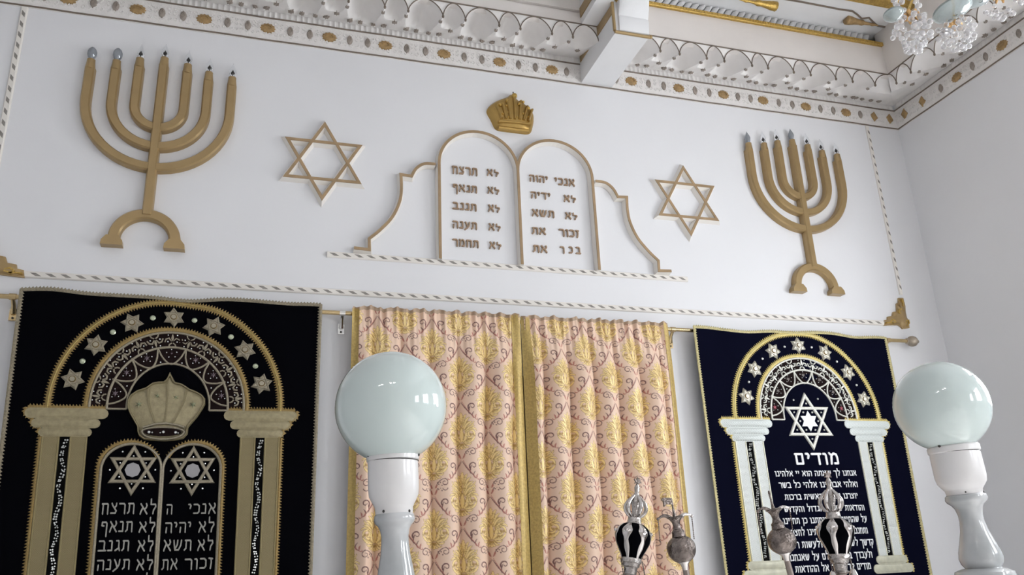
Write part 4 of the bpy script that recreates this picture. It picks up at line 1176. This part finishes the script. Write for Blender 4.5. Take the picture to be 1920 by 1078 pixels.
for s in (-1, 1):
    LEAVES += [((s * .30, -.30), (s * .55, -.48), (s * .70, -.20), .055), ((s * .22, -.10), (s * .42, .08), (s * .64, .10), .06), ((s * .10, .32), (s * .16, .55), (s * .17, .74), .06), ((s * .50, .16), (s * .74, .36), (s * .80, .50), .05),
               ((s * .20, -.52), (s * .48, -.56), (s * .62, -.40), .05), ((s * .30, .18), (s * .50, .42), (s * .72, .36), .05)]
LEAVES += [((0, -.55), (0, -.2), (0, .16), .115), ((0, -.78), (0, -.86), (0, -.95), .085)]
for k, (cx_, cz_) in enumerate(((TW * .25, TH * .25), (TW * .75, TH * .75))):
    sc_ = np.array([HWm, HHm])
    body = np.full(gx.shape, BIG)
    # soft body behind the leaves
    for (y, r) in ((.45, .40), (.15, .60), (-.2, .72), (-.45, .55), (-.7, .25)):
        for xx in np.linspace(-r, r, 9): stamp(body, [np.array([xx, y]) * sc_], [.012], cx_, cz_)
    bodyall = np.minimum(bodyall, body + .004)
    for p0, p1, p2, w in LEAVES:
        pts, rad = leafpts(p0, p1, p2, w * .078); pts = pts * sc_
        e = np.full(gx.shape, BIG); stamp(e, pts, rad, cx_, cz_)
        np.minimum(gold, e, out=gold)
        np.minimum(line, np.abs(e - .0003) - .0009, out=line)
    for s in (-1, 1):
        X = np.array([0.0, -.153])                              # crossing below each medallion
        def S(pts): return [np.array([s * p[0] * 1.12, p[1] * 1.10]) + X for p in pts]
        lt, lr = leafpts((.002, -.012), (.022, -.060), (.066, -.100), .0023, 70, .3); stamp(dark, S(lt), lr, cx_, cz_)
        lt, lr = leafpts((.004, .004), (.018, .050), (.046, .052), .0023, 60, .4); stamp(dark, S(lt), lr, cx_, cz_)
        stamp(dark, S(spiral((.047, .034), .018, .005, PI / 2, -1.6 * PI, 60)), list(np.linspace(.0026, .0018, 60)), cx_, cz_)
        stamp(dark, S(spiral((.050, -.036), .020, .004, 1.2 * PI, -.9 * PI, 60)), list(np.linspace(.0040, .0016, 60)), cx_, cz_)
        lt, lr = leafpts((.036, -.078), (.030, -.052), (.044, -.030), .0032, 18); stamp(dark, S(lt), lr, cx_, cz_)
        lt, lr = leafpts((.050, -.090), (.048, -.072), (.060, -.062), .0030, 18); stamp(dark, S(lt), lr, cx_, cz_)
        for (a, b, c_, w) in (((.066, -.100), (.064, -.085), (.072, -.076), .0040), ((.060, -.097), (.052, -.092), (.050, -.080), .0034), ((.066, -.100), (.080, -.108), (.078, -.094), .0026)):
            lt, lr = leafpts(a, b, c_, w, 18); stamp(red, S(lt), lr, cx_, cz_)
        lt, lr = leafpts((.004, -.004), (.020, -.052), (.058, -.088), .0016, 70, .3); stamp(red, S(lt), lr, cx_, cz_)
        for q in ((.012, .020), (.034, .020), (.020, .026), (.027, .034), (.016, .034)): stamp(dark, S([q]), [.0034], cx_, cz_)
        lt, lr = leafpts((.003, .002), (.012, .014), (.010, .026), .0036, 14); stamp(red, S(lt), lr, cx_, cz_)
mb_ = smask(bodyall, .004)
mg, ml, md, mr = smask(gold), smask(line, .0005), smask(dark), smask(red)

def pattern(x, z):
    i = np.floor((x % TW) / RES).astype(int) % nx_; j = np.floor((z % TH) / RES).astype(int) % nz_
    return mg[i, j], ml[i, j], md[i, j], mr[i, j], mb_[i, j]

def brocade_mat():
    M = mat('pink_gold_brocade', (.7, .5, .4), .5)
    nt = M.node_tree; bs = nt.nodes['Principled BSDF']
    at = nt.nodes.new('ShaderNodeVertexColor'); at.layer_name = 'weave'
    nt.links.new(at.outputs['Color'], bs.inputs['Base Color'])
    sp = nt.nodes.new('ShaderNodeMath'); sp.operation = 'MULTIPLY'; sp.inputs[1].default_value = .12
    nt.links.new(at.outputs['Alpha'], sp.inputs[0]); nt.links.new(sp.outputs[0], bs.inputs['Metallic'])
    rr_ = nt.nodes.new('ShaderNodeMapRange'); rr_.inputs['To Min'].default_value = .55; rr_.inputs['To Max'].default_value = .46
    nt.links.new(at.outputs['Alpha'], rr_.inputs['Value']); nt.links.new(rr_.outputs[0], bs.inputs['Roughness'])
    return M
BROC = brocade_mat()

def brocade(name, label, x0, x1, zt, zb, ox, oz, phase, inner):
    root = empty(name, ((x0 + x1) / 2, -.10, zb)); tag(root, label, 'curtain', 'brocade curtains in the middle of the rod')
    W = x1 - x0
    lam = .160
    def foldy(x, z):
        k = np.clip((zt - .03 - z) / .35, 0, 1)
        e = np.clip(np.minimum(x - x0, x1 - x) / .09, 0, 1)
        t = (x - x0 + phase + .012 * np.sin(z * 2.1 + x * 3) + .004 * np.sin(9 * z)) / lam
        fr = t - np.floor(t)
        big = np.sin(PI * fr) ** .7
        y = -.094 - k * e * (.072 + .010 * np.sin(5 * x)) * big
        g = np.clip(1 - (zt - z) / .30, 0, 1)
        y -= g * .009 * (np.sin(2 * PI * x / .057 + 2 * np.sin(9 * x)) + .5 * np.sin(2 * PI * x / .031))
        return y
    def zw(x, z):
        g = np.clip(1 - (zt - z) / .06, 0, 1)
        return z + g * (.006 * np.sin(2 * PI * x / .115 + 3 * np.sin(5 * x)) + .003 * np.sin(2 * PI * x / .05))
    zsplit = 1.18                                # pattern is only sampled finely where it shows
    nx = int(W / .0027)
    zs_ = np.concatenate([np.linspace(zt, zsplit, int((zt - zsplit) / .0027)), np.linspace(zsplit, zb, 40)[1:]])
    xs = np.linspace(x0, x1, nx)
    X, Z = np.meshgrid(xs, zs_, indexing='ij')
    Y = foldy(X, Z); ZZ = zw(X, Z)
    co = np.stack([X, Y, ZZ], -1).reshape(-1, 3) - np.array(root.location)
    nz = len(zs_); I = np.arange(nx * nz).reshape(nx, nz)
    q = np.stack([I[:-1, :-1], I[:-1, 1:], I[1:, 1:], I[1:, :-1]], -1).reshape(-1, 4)
    me = bpy.data.meshes.new('brocade_cloth')
    me.vertices.add(len(co)); me.vertices.foreach_set('co', co.astype(np.float32).ravel())
    me.loops.add(q.size); me.loops.foreach_set('vertex_index', q.astype(np.int32).ravel())
    me.polygons.add(len(q)); me.polygons.foreach_set('loop_start', np.arange(0, q.size, 4, dtype=np.int32)); 
    me.update(calc_edges=True)
    me.polygons.foreach_set('use_smooth', [True] * len(q))
    shift = np.where(ZZ < 2.02, .028, 0.0)       # a joined length of cloth begins here
    g_, l_, d_, r_, b_m = pattern(X - ox, Z - oz + shift)
    base = np.array([.80, .585, .45]); goldc = np.array([.90, .70, .33]); linec = np.array([.38, .215, .06]); bodyc = np.array([.50, .30, .10]); darkc = np.array([.20, .095, .085]); redc = np.array([.46, .150, .115])
    c = np.broadcast_to(base, X.shape + (3,)).copy()
    c *= (1 + .04 * np.sin(X * 2400) )[..., None]
    for mk, col in ((b_m, bodyc), (g_, goldc), (d_ * (1 - g_), darkc), (r_ * (1 - g_) * .9, redc), (l_ * .8, linec)):
        c = c * (1 - mk[..., None]) + col * mk[..., None]
    a = np.clip(g_, 0, 1)
    ca = me.color_attributes.new('weave', 'FLOAT_COLOR', 'POINT')
    ca.data.foreach_set('color', np.concatenate([c, a[..., None]], -1).astype(np.float32).ravel())
    me.materials.append(BROC); me.update()
    o = bpy.data.objects.new('brocade_cloth', me); COL.objects.link(o); o.parent = root
    # ribbons sewn along both edges, tan turned hem at the top
    def follow(p, off=.003): return (p[0], float(foldy(np.array(p[0]), np.array(p[2]))) - off - p[1], float(zw(np.array(p[0]), np.array(p[2]))))
    for a_, b_ in (((x0 - .004, x0 + (.052 if inner == 'left' else .034))), ((x1 - (.052 if inner == 'right' else .036), x1 + .004))):
        P = [[follow((a_ + (b_ - a_) * i / 4, 0, zt - .004 - (zt - .004 - zb) * j / 160)) for i in range(5)] for j in range(161)]
        r = MB().grid(P).build('gold_border', GOLDBORD, root, smooth=60)
    P = [[follow((x0 + W * i / 260, -.002 + .003 * (j == 0), zt + .004 - .021 * j / 3), .004) for i in range(261)] for j in range(4)]
    MB().grid(P).build('top_hem', TANHEM, root, smooth=60)
    return root

brocade('brocade_curtain', 'pink and gold damask curtain hanging behind the left globe lamp', .500, 1.494, 3.040, .2, .500 + .140 - TW * .25, 2.825 - TH * .25, .03, 'right')
brocade('brocade_curtain', 'pink and gold damask curtain hanging behind the two left silver finials', 1.508, 2.494, 3.036, .2, 1.508 + .076 - TW * .25, 2.830 - TH * .25, .05, 'left')

# ------------------------------------------------------------------ wooden frame of the ark opening behind the brocade
d = MB()
d.box((.512, -.040, 0), (.60, -.001, 2.68)); d.box((2.415, -.040, 0), (2.506, -.001, 2.68)); d.box((.60, -.040, 2.59), (2.415, -.001, 2.68))
o = d.build('door_1', WOOD); tag(o, kind='structure')
for xa_, xb_ in ((.60, 1.505), (1.51, 2.415)):
    MB().box((xa_, -.030, .0), (xb_, -.002, 2.59)).box((xa_ + .12, -.036, .2), (xb_ - .12, -.029, 2.45)).build('door_leaf', WOOD, o)

# ------------------------------------------------------------------ curtain rod
YR, ZR, RR = -.064, 3.008, .0125
rod = empty('curtain_rod', (1.55, YR, ZR)); tag(rod, 'long brass curtain rod holding the four curtains along the wall', 'curtain rod')
MB().tube([(-1.75, YR, ZR), (4.405, YR, ZR)], RR, 14).build('rod_tube', BRASS, rod, smooth=60)
MB().lathe((4.395, YR, ZR), (5, YR, ZR), [(0, .013), (.004, .022), (.012, .022), (.016, .016), (.022, .026), (.035, .036), (.052, .039), (.070, .035), (.085, .023), (.092, .012), (.100, .013), (.106, .008), (.110, .001)], 18).build('finial', mat('grey_brass', (.42, .36, .29), .35, .6, var=.2, scale=40), rod, smooth=50)
for i, x in enumerate((-1.215, .445, 2.545, 4.235)):
    m_ = CHROME if i == 1 else BRASS
    b = MB().tube([(x - .016, YR, ZR), (x + .016, YR, ZR)], .0165, 14)
    b.tube([(x, YR + .006, ZR - .01), (x, YR + .035, ZR - .035), (x, -.012, ZR - .075)], [.010, .011, .014], 8)
    b.box((x - .018, -.012, ZR - .11), (x + .018, .001, ZR - .05))
    br = b.build('bracket', m_, rod, smooth=40)
    MB().sphere((x, -.014, ZR - .098), .006, 8, 6).build('screw', DARK, br)
# ================================================================== things built round an axis seen in the photograph, each at its own distance
def turned(mb, samples, Y, n=40, cap=True):
    """samples: (px, py, half-width in px): rings round the straight axis through the first and last sample"""
    a = un(samples[0][0], samples[0][1], Y); b = un(samples[-1][0], samples[-1][1], Y); d = (b - a).normalized()
    prof = []
    for px, py, r in samples:
        p = un(px, py, Y); prof.append(((p - a).dot(d), r * depth_of(p) / FPX))
    return mb.lathe(a, a + d, prof, n, cap), a, d

def globe_lamp(label, Y, globe, gr, fit, post, foot_x):
    gc = un(*globe, Y)
    base = un(post[-1][0], post[-1][1], Y)
    root = empty('globe_lamp', (base.x, base.y, 0)); tag(root, label, 'lamp', 'globe lamps on marble posts')
    g = MB().sphere(gc, gr, 48, 32).build('globe', OPAL, root, smooth=80)
    b, a0, d0 = turned(MB(), fit, Y); o = b.build('lamp_holder', ENAMEL, root, smooth=30)
    # dark seam and small set screws round the holder
    def ringpt(px, py, r, ang, out=0):
        p = un(px, py, Y); R = r * depth_of(p) / FPX + out
        return Vector((p.x + R * math.sin(ang), p.y - R * math.cos(ang), p.z))
    for (px, py, r) in (fit[3],):
        MB().tube([ringpt(px, py, r, 2 * PI * k / 40, .0005) for k in range(41)], .0014, 5).build('seam', DARK, o)
    for (px, py, r, angs, rad) in ((fit[-2][0], fit[-2][1] - 3, fit[-2][2], (-.75, .75, 2.4), .0042), (fit[1][0], fit[1][1], fit[1][2], (1.15, -1.3), .005)):
        for an in angs: MB().sphere(ringpt(px, py, r, an, -.001), rad, 8, 6).build('set_screw', DARK, o)
    b, _, _ = turned(MB(), post, Y); m_ = b.build('marble_baluster', MARBLE, root, smooth=40)
    q = MB(); z1 = base.z + .002
    prof = [(0, .062), (.01, .085), (.03, .090), (.05, .085), (.06, .075)]
    q.lathe((base.x, base.y, z1), (base.x, base.y, z1 - 1), prof, 40)
    q.box((base.x - .10, base.y - .10, 0), (base.x + .10, base.y + .10, z1 - .055))
    q.build('marble_pedestal', MARBLE, root, smooth=40)

globe_lamp('white globe lamp on a marble baluster in front of the brocade curtain', -2.40, (733.5, 763), .150,
           [(736.4, 852, 46), (736.6, 855, 49), (736.9, 863, 49), (737, 865, 47), (737.2, 875, 47), (737.6, 915, 47.5), (738, 930, 46), (738.3, 940, 41), (738.6, 947, 37.5), (738.8, 952, 35.5), (739.2, 963, 35), (739.3, 966, 33)], 
           [(739.4, 962, 34), (739.5, 966, 37), (739.8, 974, 38.5), (740, 980, 37), (740.3, 986, 31), (740.6, 994, 27.5), (741, 1006, 25.5), (741.4, 1020, 26), (741.9, 1040, 28), (742.5, 1064, 32.5), (743, 1085, 36), (743.5, 1105, 38), (744, 1128, 36), (744.3, 1142, 29), (744.4, 1146, 30)], 0)
globe_lamp('white globe lamp on a marble baluster beside the right wall', -2.42, (1765, 762), .150,
           [(1786, 835, 42.5), (1786.6, 838, 45), (1788.5, 847, 45), (1789, 849, 43), (1791, 857, 43.5), (1799, 893, 44), (1802, 905, 42), (1804, 911, 38), (1805.5, 916, 34), (1807, 919, 32), (1809, 927, 31), (1809.6, 930, 30)],
           [(1809.4, 926, 31), (1810.4, 929, 35), (1812, 936, 36.5), (1813.3, 941, 34), (1814.6, 946, 28), (1816.4, 953, 23.5), (1819.5, 965, 21), (1822.6, 977, 21), (1827, 995, 24), (1832, 1015, 30), (1836.6, 1034, 36), (1839.4, 1046, 38), (1841.8, 1056, 36), (1844, 1064, 31), (1844.6, 1066.5, 31.5)], 0)

# ------------------------------------------------------------------ Torah finials
def finial_crown(label, Y, ax0, ax1, w, bell_side):
    """ax0: tip pixel, ax1: lowest visible point of the stave; w: bulb half-width in px"""
    A = un(*ax0, Y); B = un(*ax1, Y); d = (B - A).normalized(); L = (B - A).length
    k = depth_of((A + B) / 2) / FPX * w                     # bulb radius in metres
    u = d.cross(Vector((0, 1, 0))).normalized(); v = d.cross(u).normalized()
    def P(t, ang=0, r=0): return A + d * t + (u * math.cos(ang) + v * math.sin(ang)) * r
    foot = P(L + (A + d * L).z / abs(d.z) - .001)
    root = empty('torah_finial', (foot.x, foot.y, 0)); tag(root, label, 'torah finial', 'silver torah finials')
    H = k
    t0, t1, t2, t3 = 1.05 * H, 2.70 * H, 4.62 * H, 5.35 * H   # base of the tip, top and foot of the bulb, foot of the collar
    # bulb
    pr = [(t1 - .08 * H, .42 * H), (t1, .62 * H), (t1 + .28 * H, .90 * H), (t1 + .62 * H, 1.0 * H), (t1 + .98 * H, .96 * H), (t1 + 1.4 * H, .76 * H), (t1 + 1.75 * H, .58 * H), (t2, .54 * H)]
    MB().lathe(A, A + d, pr, 28).build('velvet_bulb', VELVETB, root, smooth=80)
    def rad(t):
        return float(np.interp(t, [q[0] for q in pr], [q[1] for q in pr]))
    for j in range(6):
        an = 2 * PI * j / 6 + .30; b = MB(); rows = []
        for i in range(15):
            t = t1 - .03 * H + (t2 - t1 + .05 * H) * i / 14; f = i / 14
            hw = (.06 + .27 * math.exp(-((f - .24) / .17) ** 2) + .10 * math.exp(-((f - .68) / .2) ** 2)) * H
            R = rad(t) + .02 * H; row = []
            for m2 in (-1, -.6, 0, .6, 1):
                row.append(P(t, an + m2 * hw / max(R, .3 * H), R + .08 * H * (1 - m2 * m2) * (.4 + .6 * math.exp(-((f - .24) / .17) ** 2))))
            rows.append(row)
        b.grid(rows); b.sphere(P(t1 + .42 * H, an, rad(t1 + .42 * H) + .10 * H), .10 * H, 10, 7)
        b.build('silver_strap', SILVERS, root, smooth=60)
    MB().lathe(A, A + d, [(t1 - .45 * H, .20 * H), (t1 - .40 * H, .38 * H), (t1 - .12 * H, .42 * H), (t1 - .05 * H, .50 * H), (t1 + .03 * H, .60 * H)], 24).build('neck_ring', SILVER, root, smooth=50)
    # open crown of four bowed arms with a star on the tip
    for j in range(5):
        an = 2 * PI * j / 5 + .2
        pts = [P(t1 - .40 * H + (t0 - .02 * H - t1 + .40 * H) * f, an, (.20 + .50 * math.sin(PI * min(1, f * 1.05)) ** .8 * (1 - .25 * f)) * H) for f in [i / 12 for i in range(13)]]
        MB().tube(pts, [(.07 + .05 * math.sin(PI * i / 12)) * H for i in range(13)], 8).build('crown_arm', SILVERS, root, smooth=60)
    MB().lathe(A, A + d, [(t0 - .75 * H, .05 * H), (t0 - .5 * H, .17 * H), (t0 - .2 * H, .12 * H), (t0, .22 * H), (t0 + .35 * H, .30 * H), (t0 + .8 * H, .20 * H), (t1 - .4 * H, .16 * H)], 16).build('inner_stem', SILVER, root, smooth=60)
    S = MB(); c = P(.18 * H)
    hx = hexagram(0, 0, .26 * H, .5); n = 12
    S.add([(c.x + p[0], c.y - .003, c.z + p[1]) for p in hx] + [(c.x + p[0], c.y + .003, c.z + p[1]) for p in hx], [tuple(range(n)), tuple(range(n, 2 * n))] + [(i, (i + 1) % n, n + (i + 1) % n, n + i) for i in range(n)])
    S.build('tip_star', DARKSILV, root)
    # collar, stave, bells
    MB().lathe(A, A + d, [(t2 - .04 * H, .56 * H), (t2 + .02 * H, .60 * H), (t2 + .2 * H, .60 * H), (t2 + .26 * H, .52 * H), (t2 + .42 * H, .50 * H), (t2 + .5 * H, .40 * H), (t2 + .85 * H, .36 * H), (t3 + .2 * H, .50 * H), (t3 + .32 * H, .30 * H)], 24).build('collar', SILVER, root, smooth=40)
    end = (P(0) - foot).length
    MB().lathe(A, A + d, [(t3 + .1 * H, .27 * H), (t3 + 3 * H, .29 * H), (end, .30 * H)], 20).build('stave', STAVE, root, smooth=60)
    for an, dz in bell_side:
        hang = P(t2 + .05 * H, an, .66 * H); bt = hang + Vector((.004 * 1, 0, -dz * H))
        b = MB()
        nlk = 7
        for i in range(nlk):
            p = hang.lerp(bt, (i + .5) / nlk); b.sphere(p, .055 * H, 8, 5, (.7, .7, 1.25))
        ch = b.build('bell_chain', DARKSILV, root, smooth=60)
        MB().lathe(bt, bt + Vector((0, 0, -1)), [(0, .06 * H), (.08 * H, .14 * H), (.3 * H, .22 * H), (.5 * H, .32 * H), (.56 * H, .38 * H), (.60 * H, .36 * H)], 18).sphere(bt + Vector((0, 0, -.58 * H)), .09 * H, 8, 6).build('bell', SILVERS, ch, smooth=50)
    return root

def finial_ball(label, Y, ax0, ax1, w, flag):
    A = un(*ax0, Y); B = un(*ax1, Y); d = (B - A).normalized(); L = (B - A).length
    H = depth_of((A + B) / 2) / FPX * w
    u = d.cross(Vector((0, 1, 0))).normalized(); v = d.cross(u).normalized()
    def P(t, ang=0, r=0): return A + d * t + (u * math.cos(ang) + v * math.sin(ang)) * r
    foot = P(L + (A + d * L).z / abs(d.z) - .001)
    root = empty('torah_finial', (foot.x, foot.y, 0)); tag(root, label, 'torah finial', 'silver torah finials')
    tb = 3.85 * H                                              # centre of the ball
    pr = []
    for i in range(15):
        th = PI * (.10 + .80 * i / 14); pr.append((tb - math.cos(th) * 1.0 * H, math.sin(th) * 1.05 * H))
    n = 32; R = []
    for t, r in pr: R.append([P(t, 2 * PI * k / n, r * (1 + .035 * math.cos(8 * 2 * PI * k / n) * math.sin((t - tb) / H * 4 + k % 2))) for k in range(n)])
    MB().rings(R).build('chased_ball', DARKSILV, root, smooth=40)
    MB().lathe(A, A + d, [(tb - 2.35 * H, .55 * H), (tb - 2.28 * H, .62 * H), (tb - 2.15 * H, .45 * H), (tb - 1.9 * H, .30 * H), (tb - 1.65 * H, .26 * H), (tb - 1.4 * H, .34 * H), (tb - 1.25 * H, .48 * H), (tb - 1.1 * H, .46 * H), (tb - .90 * H, .50 * H), (tb - .82 * H, .42 * H)], 24).build('neck', DARKSILV, root, smooth=50)
    MB().lathe(A, A + d, [(.15 * H, .05 * H), (.3 * H, .09 * H), (.8 * H, .07 * H), (1.3 * H, .11 * H), (1.55 * H, .16 * H)], 10).build('spire', DARKSILV, root, smooth=60)
    if flag:
        c = P(.45 * H); q = MB()
        F = [(-.02, .28), (-.72, .30), (-.86, .12), (-.70, .05), (-.68, -.36), (-.45, -.14), (-.02, -.20)]
        q.add([(c.x + p[0] * H, c.y - .003, c.z + p[1] * H) for p in F] + [(c.x + p[0] * H, c.y + .003, c.z + p[1] * H) for p in F], [tuple(range(7)), tuple(range(7, 14))] + [(i, (i + 1) % 7, 7 + (i + 1) % 7, 7 + i) for i in range(7)])
        q.build('pennant', DARKSILV, root)
    # two curved arms from the neck, each with a chain
    for sx in (-1, 1):
        up = .38 if sx > 0 else .12
        a0 = P(tb - 2.2 * H); X = Vector((1, 0, 0))
        pts = [a0 + X * sx * H * (.35 + 1.05 * f) + Vector((0, 0, H * (.25 * math.sin(PI * f * .9) + (up - .3) * f * .6))) for f in [i / 8 for i in range(9)]]
        q = MB().tube(pts, [.16 * H - .09 * H * i / 8 for i in range(9)], 8); q.sphere(pts[-1], .12 * H, 8, 6)
        arm = q.build('side_arm', SILVERS if sx > 0 else DARKSILV, root, smooth=60)
        q = MB()
        for i in range(12): q.sphere(pts[-1] + Vector((.0, 0, -.1 * H - .135 * H * i)), .058 * H, 7, 5, (.8, .8, 1.2))
        q.build('hanging_chain', DARKSILV, arm, smooth=60)
    end = (P(0) - foot).length
    MB().lathe(A, A + d, [(tb + .80 * H, .50 * H), (tb + .92 * H, .46 * H), (tb + 1.05 * H, .30 * H), (tb + 1.5 * H, .20 * H)], 20).build('collar', SILVERS, root, smooth=50)
    MB().lathe(A, A + d, [(tb + 1.2 * H, .20 * H), (tb + 2 * H, .23 * H), (end, .27 * H)], 18).build('stave', STAVE, root, smooth=60)
    return root

finial_crown('crowned silver finial with a black velvet bulb in front of the brocade curtain', -2.55, (1196, 897), (1181, 1078), 32, ((0, 1.1), (PI, 1.35)) if False else ((PI, .95), (.15, .75)))
finial_crown('crowned silver finial with a black velvet bulb in front of the navy curtain', -2.50, (1551, 885), (1577.5, 1075), 32.5, ((PI, .8), (.1, .7)))
finial_ball('dark silver ball finial with a small pennant in front of the brocade curtain', -2.60, (1257, 929), (1287.5, 1078), 25.5, True)
finial_ball('dark silver ball finial without a pennant in front of the navy curtain', -2.55, (1440, 916), (1482, 1075), 25, False)

# ------------------------------------------------------------------ crystal chandelier (its lower fringe hangs into the view)
YCH = -2.40
hub = un(1830, -150, YCH)
ch = empty('chandelier', (hub.x, hub.y, hub.z)); tag(ch, 'crystal chandelier with grape-like clusters of clear beads and aqua glass dishes near the ceiling', 'chandelier')
MB().lathe((hub.x, hub.y, ZC - .001), (hub.x, hub.y, 0), [(0, .10), (.02, .11), (.05, .05), (.07, .012), (ZC - hub.z - .16, .012), (ZC - hub.z - .12, .05), (ZC - hub.z - .02, .075), (ZC - hub.z + .06, .05), (ZC - hub.z + .10, .02), (ZC - hub.z + .13, .002)], 24).build('gilded_stem', GOLDLEAF, ch, smooth=50)
CL = [('a', (1711, 56), 37, 46, .0), ('b', (1794, 62), 36, 34, -.02), ('c', (1885, 6), 42, 26, .03), ('d', (1700, 4), 28, 34, .06)]
bead = None; nbead = 0
rb = random.Random(11)
for nm, (px, py), rx, ry, dy in CL:
    c = un(px, py, YCH + dy); k = depth_of(c) / FPX
    cup = c + Vector((0, 0, ry * k * .62))
    a = MB().tube([hub + Vector((0, 0, .02)), hub.lerp(cup, .35) + Vector((0, 0, .10)), hub.lerp(cup, .75) + Vector((0, 0, .10)), cup + Vector((0, 0, .03))], .0055, 8)
    arm = a.build('gilded_arm', GOLDLEAF, ch, smooth=60)
    cu = MB(); 
    for j in range(8):
        an = 2 * PI * j / 8; o = Vector((math.cos(an), math.sin(an), 0))
        cu.tube([cup + Vector((0, 0, .02)), cup + o * .020 + Vector((0, 0, .0)), cup + o * .034 + Vector((0, 0, .008)), cup + o * .040 + Vector((0, 0, -.010))], [.006, .010, .008, .003], 6)
    cu.build('gilded_flower_cup', mat('orange_gilding', (.70, .42, .17), .3, .5, var=.2, scale=60), arm, smooth=60)
    N = {'a': 74, 'b': 62, 'c': 40, 'd': 30}[nm]
    pts = []
    tries = 0
    while len(pts) < N and tries < 6000:
        tries += 1
        th = rb.uniform(0, 2 * PI); zz = rb.uniform(-1, .55); r = math.sqrt(max(0, 1 - (zz if zz < 0 else zz * 1.3) ** 2)) * rb.uniform(.55, 1)
        p = c + Vector((rx * k * r * math.cos(th), rx * k * r * math.sin(th), ry * k * zz))
        if all((p - q).length > .0135 for q in pts): pts.append(p)
    back = MB()
    pts.sort(key=lambda p: p.y)
    for p in pts:
        R = rb.uniform(.0100, .0130)
        if nbead < 100:
            if bead is None:
                bead = MB().sphere((0, 0, 0), .011, 14, 9).build('crystal_bead', CRYSTAL, ch, smooth=80, at=(0, 0, 0))
                o = bead
            else:
                o = bead.copy(); COL.objects.link(o)
            o.location = p - ch.location; o.scale = (R / .011,) * 3; nbead += 1
        else: back.sphere(p, R, 12, 8)
    if back.v: tag(back.build('crystal_beads', CRYSTAL, ch, smooth=80), kind='stuff')
# aqua glass dishes
for (px, py), R, tilt in (((1786, 22), .078, .25), ((1676, 30), .040, -.1), ((1835, -4), .07, .2)):
    c = un(px, py, YCH - .07)
    dish = MB().lathe(c + Vector((0, 0, .012)), c + Vector((tilt * .3, -.15, -1)), [(0, R * .98), (.004, R), (.010, R * .96), (.022, R * .72), (.030, R * .40), (.034, R * .12), (.030, R * .10), (.026, R * .38), (.018, R * .68), (.006, R * .93)], 28)
    dish.build('glass_dish', AQUA, ch, smooth=60)

# ------------------------------------------------------------------ small fluorescent fittings on the ceiling behind the viewpoint
TUBE = bpy.data.materials.new('lit_tube'); TUBE.use_nodes = True
TUBE.node_tree.nodes['Principled BSDF'].inputs['Emission Color'].default_value = (1, .985, .96, 1)
TUBE.node_tree.nodes['Principled BSDF'].inputs['Emission Strength'].default_value = 8.0
for k, (x, y) in enumerate(CEIL_LAMPS):
    t = empty('ceiling_light', (x, y, ZC - .07)); tag(t, 'twin tube ceiling light behind the viewpoint, %s from the left' % ('third', 'fourth', 'first', 'second')[k], 'ceiling light', 'ceiling lights')
    MB().box((x - .20, y - .16, ZC - .03), (x + .20, y + .16, ZC)).build('fitting', FRAMEW, t)
    for dy in (-.08, .08):
        MB().tube([(x - .17, y + dy, ZC - .05), (x + .17, y + dy, ZC - .05)], .016, 10).build('tube', TUBE, t)
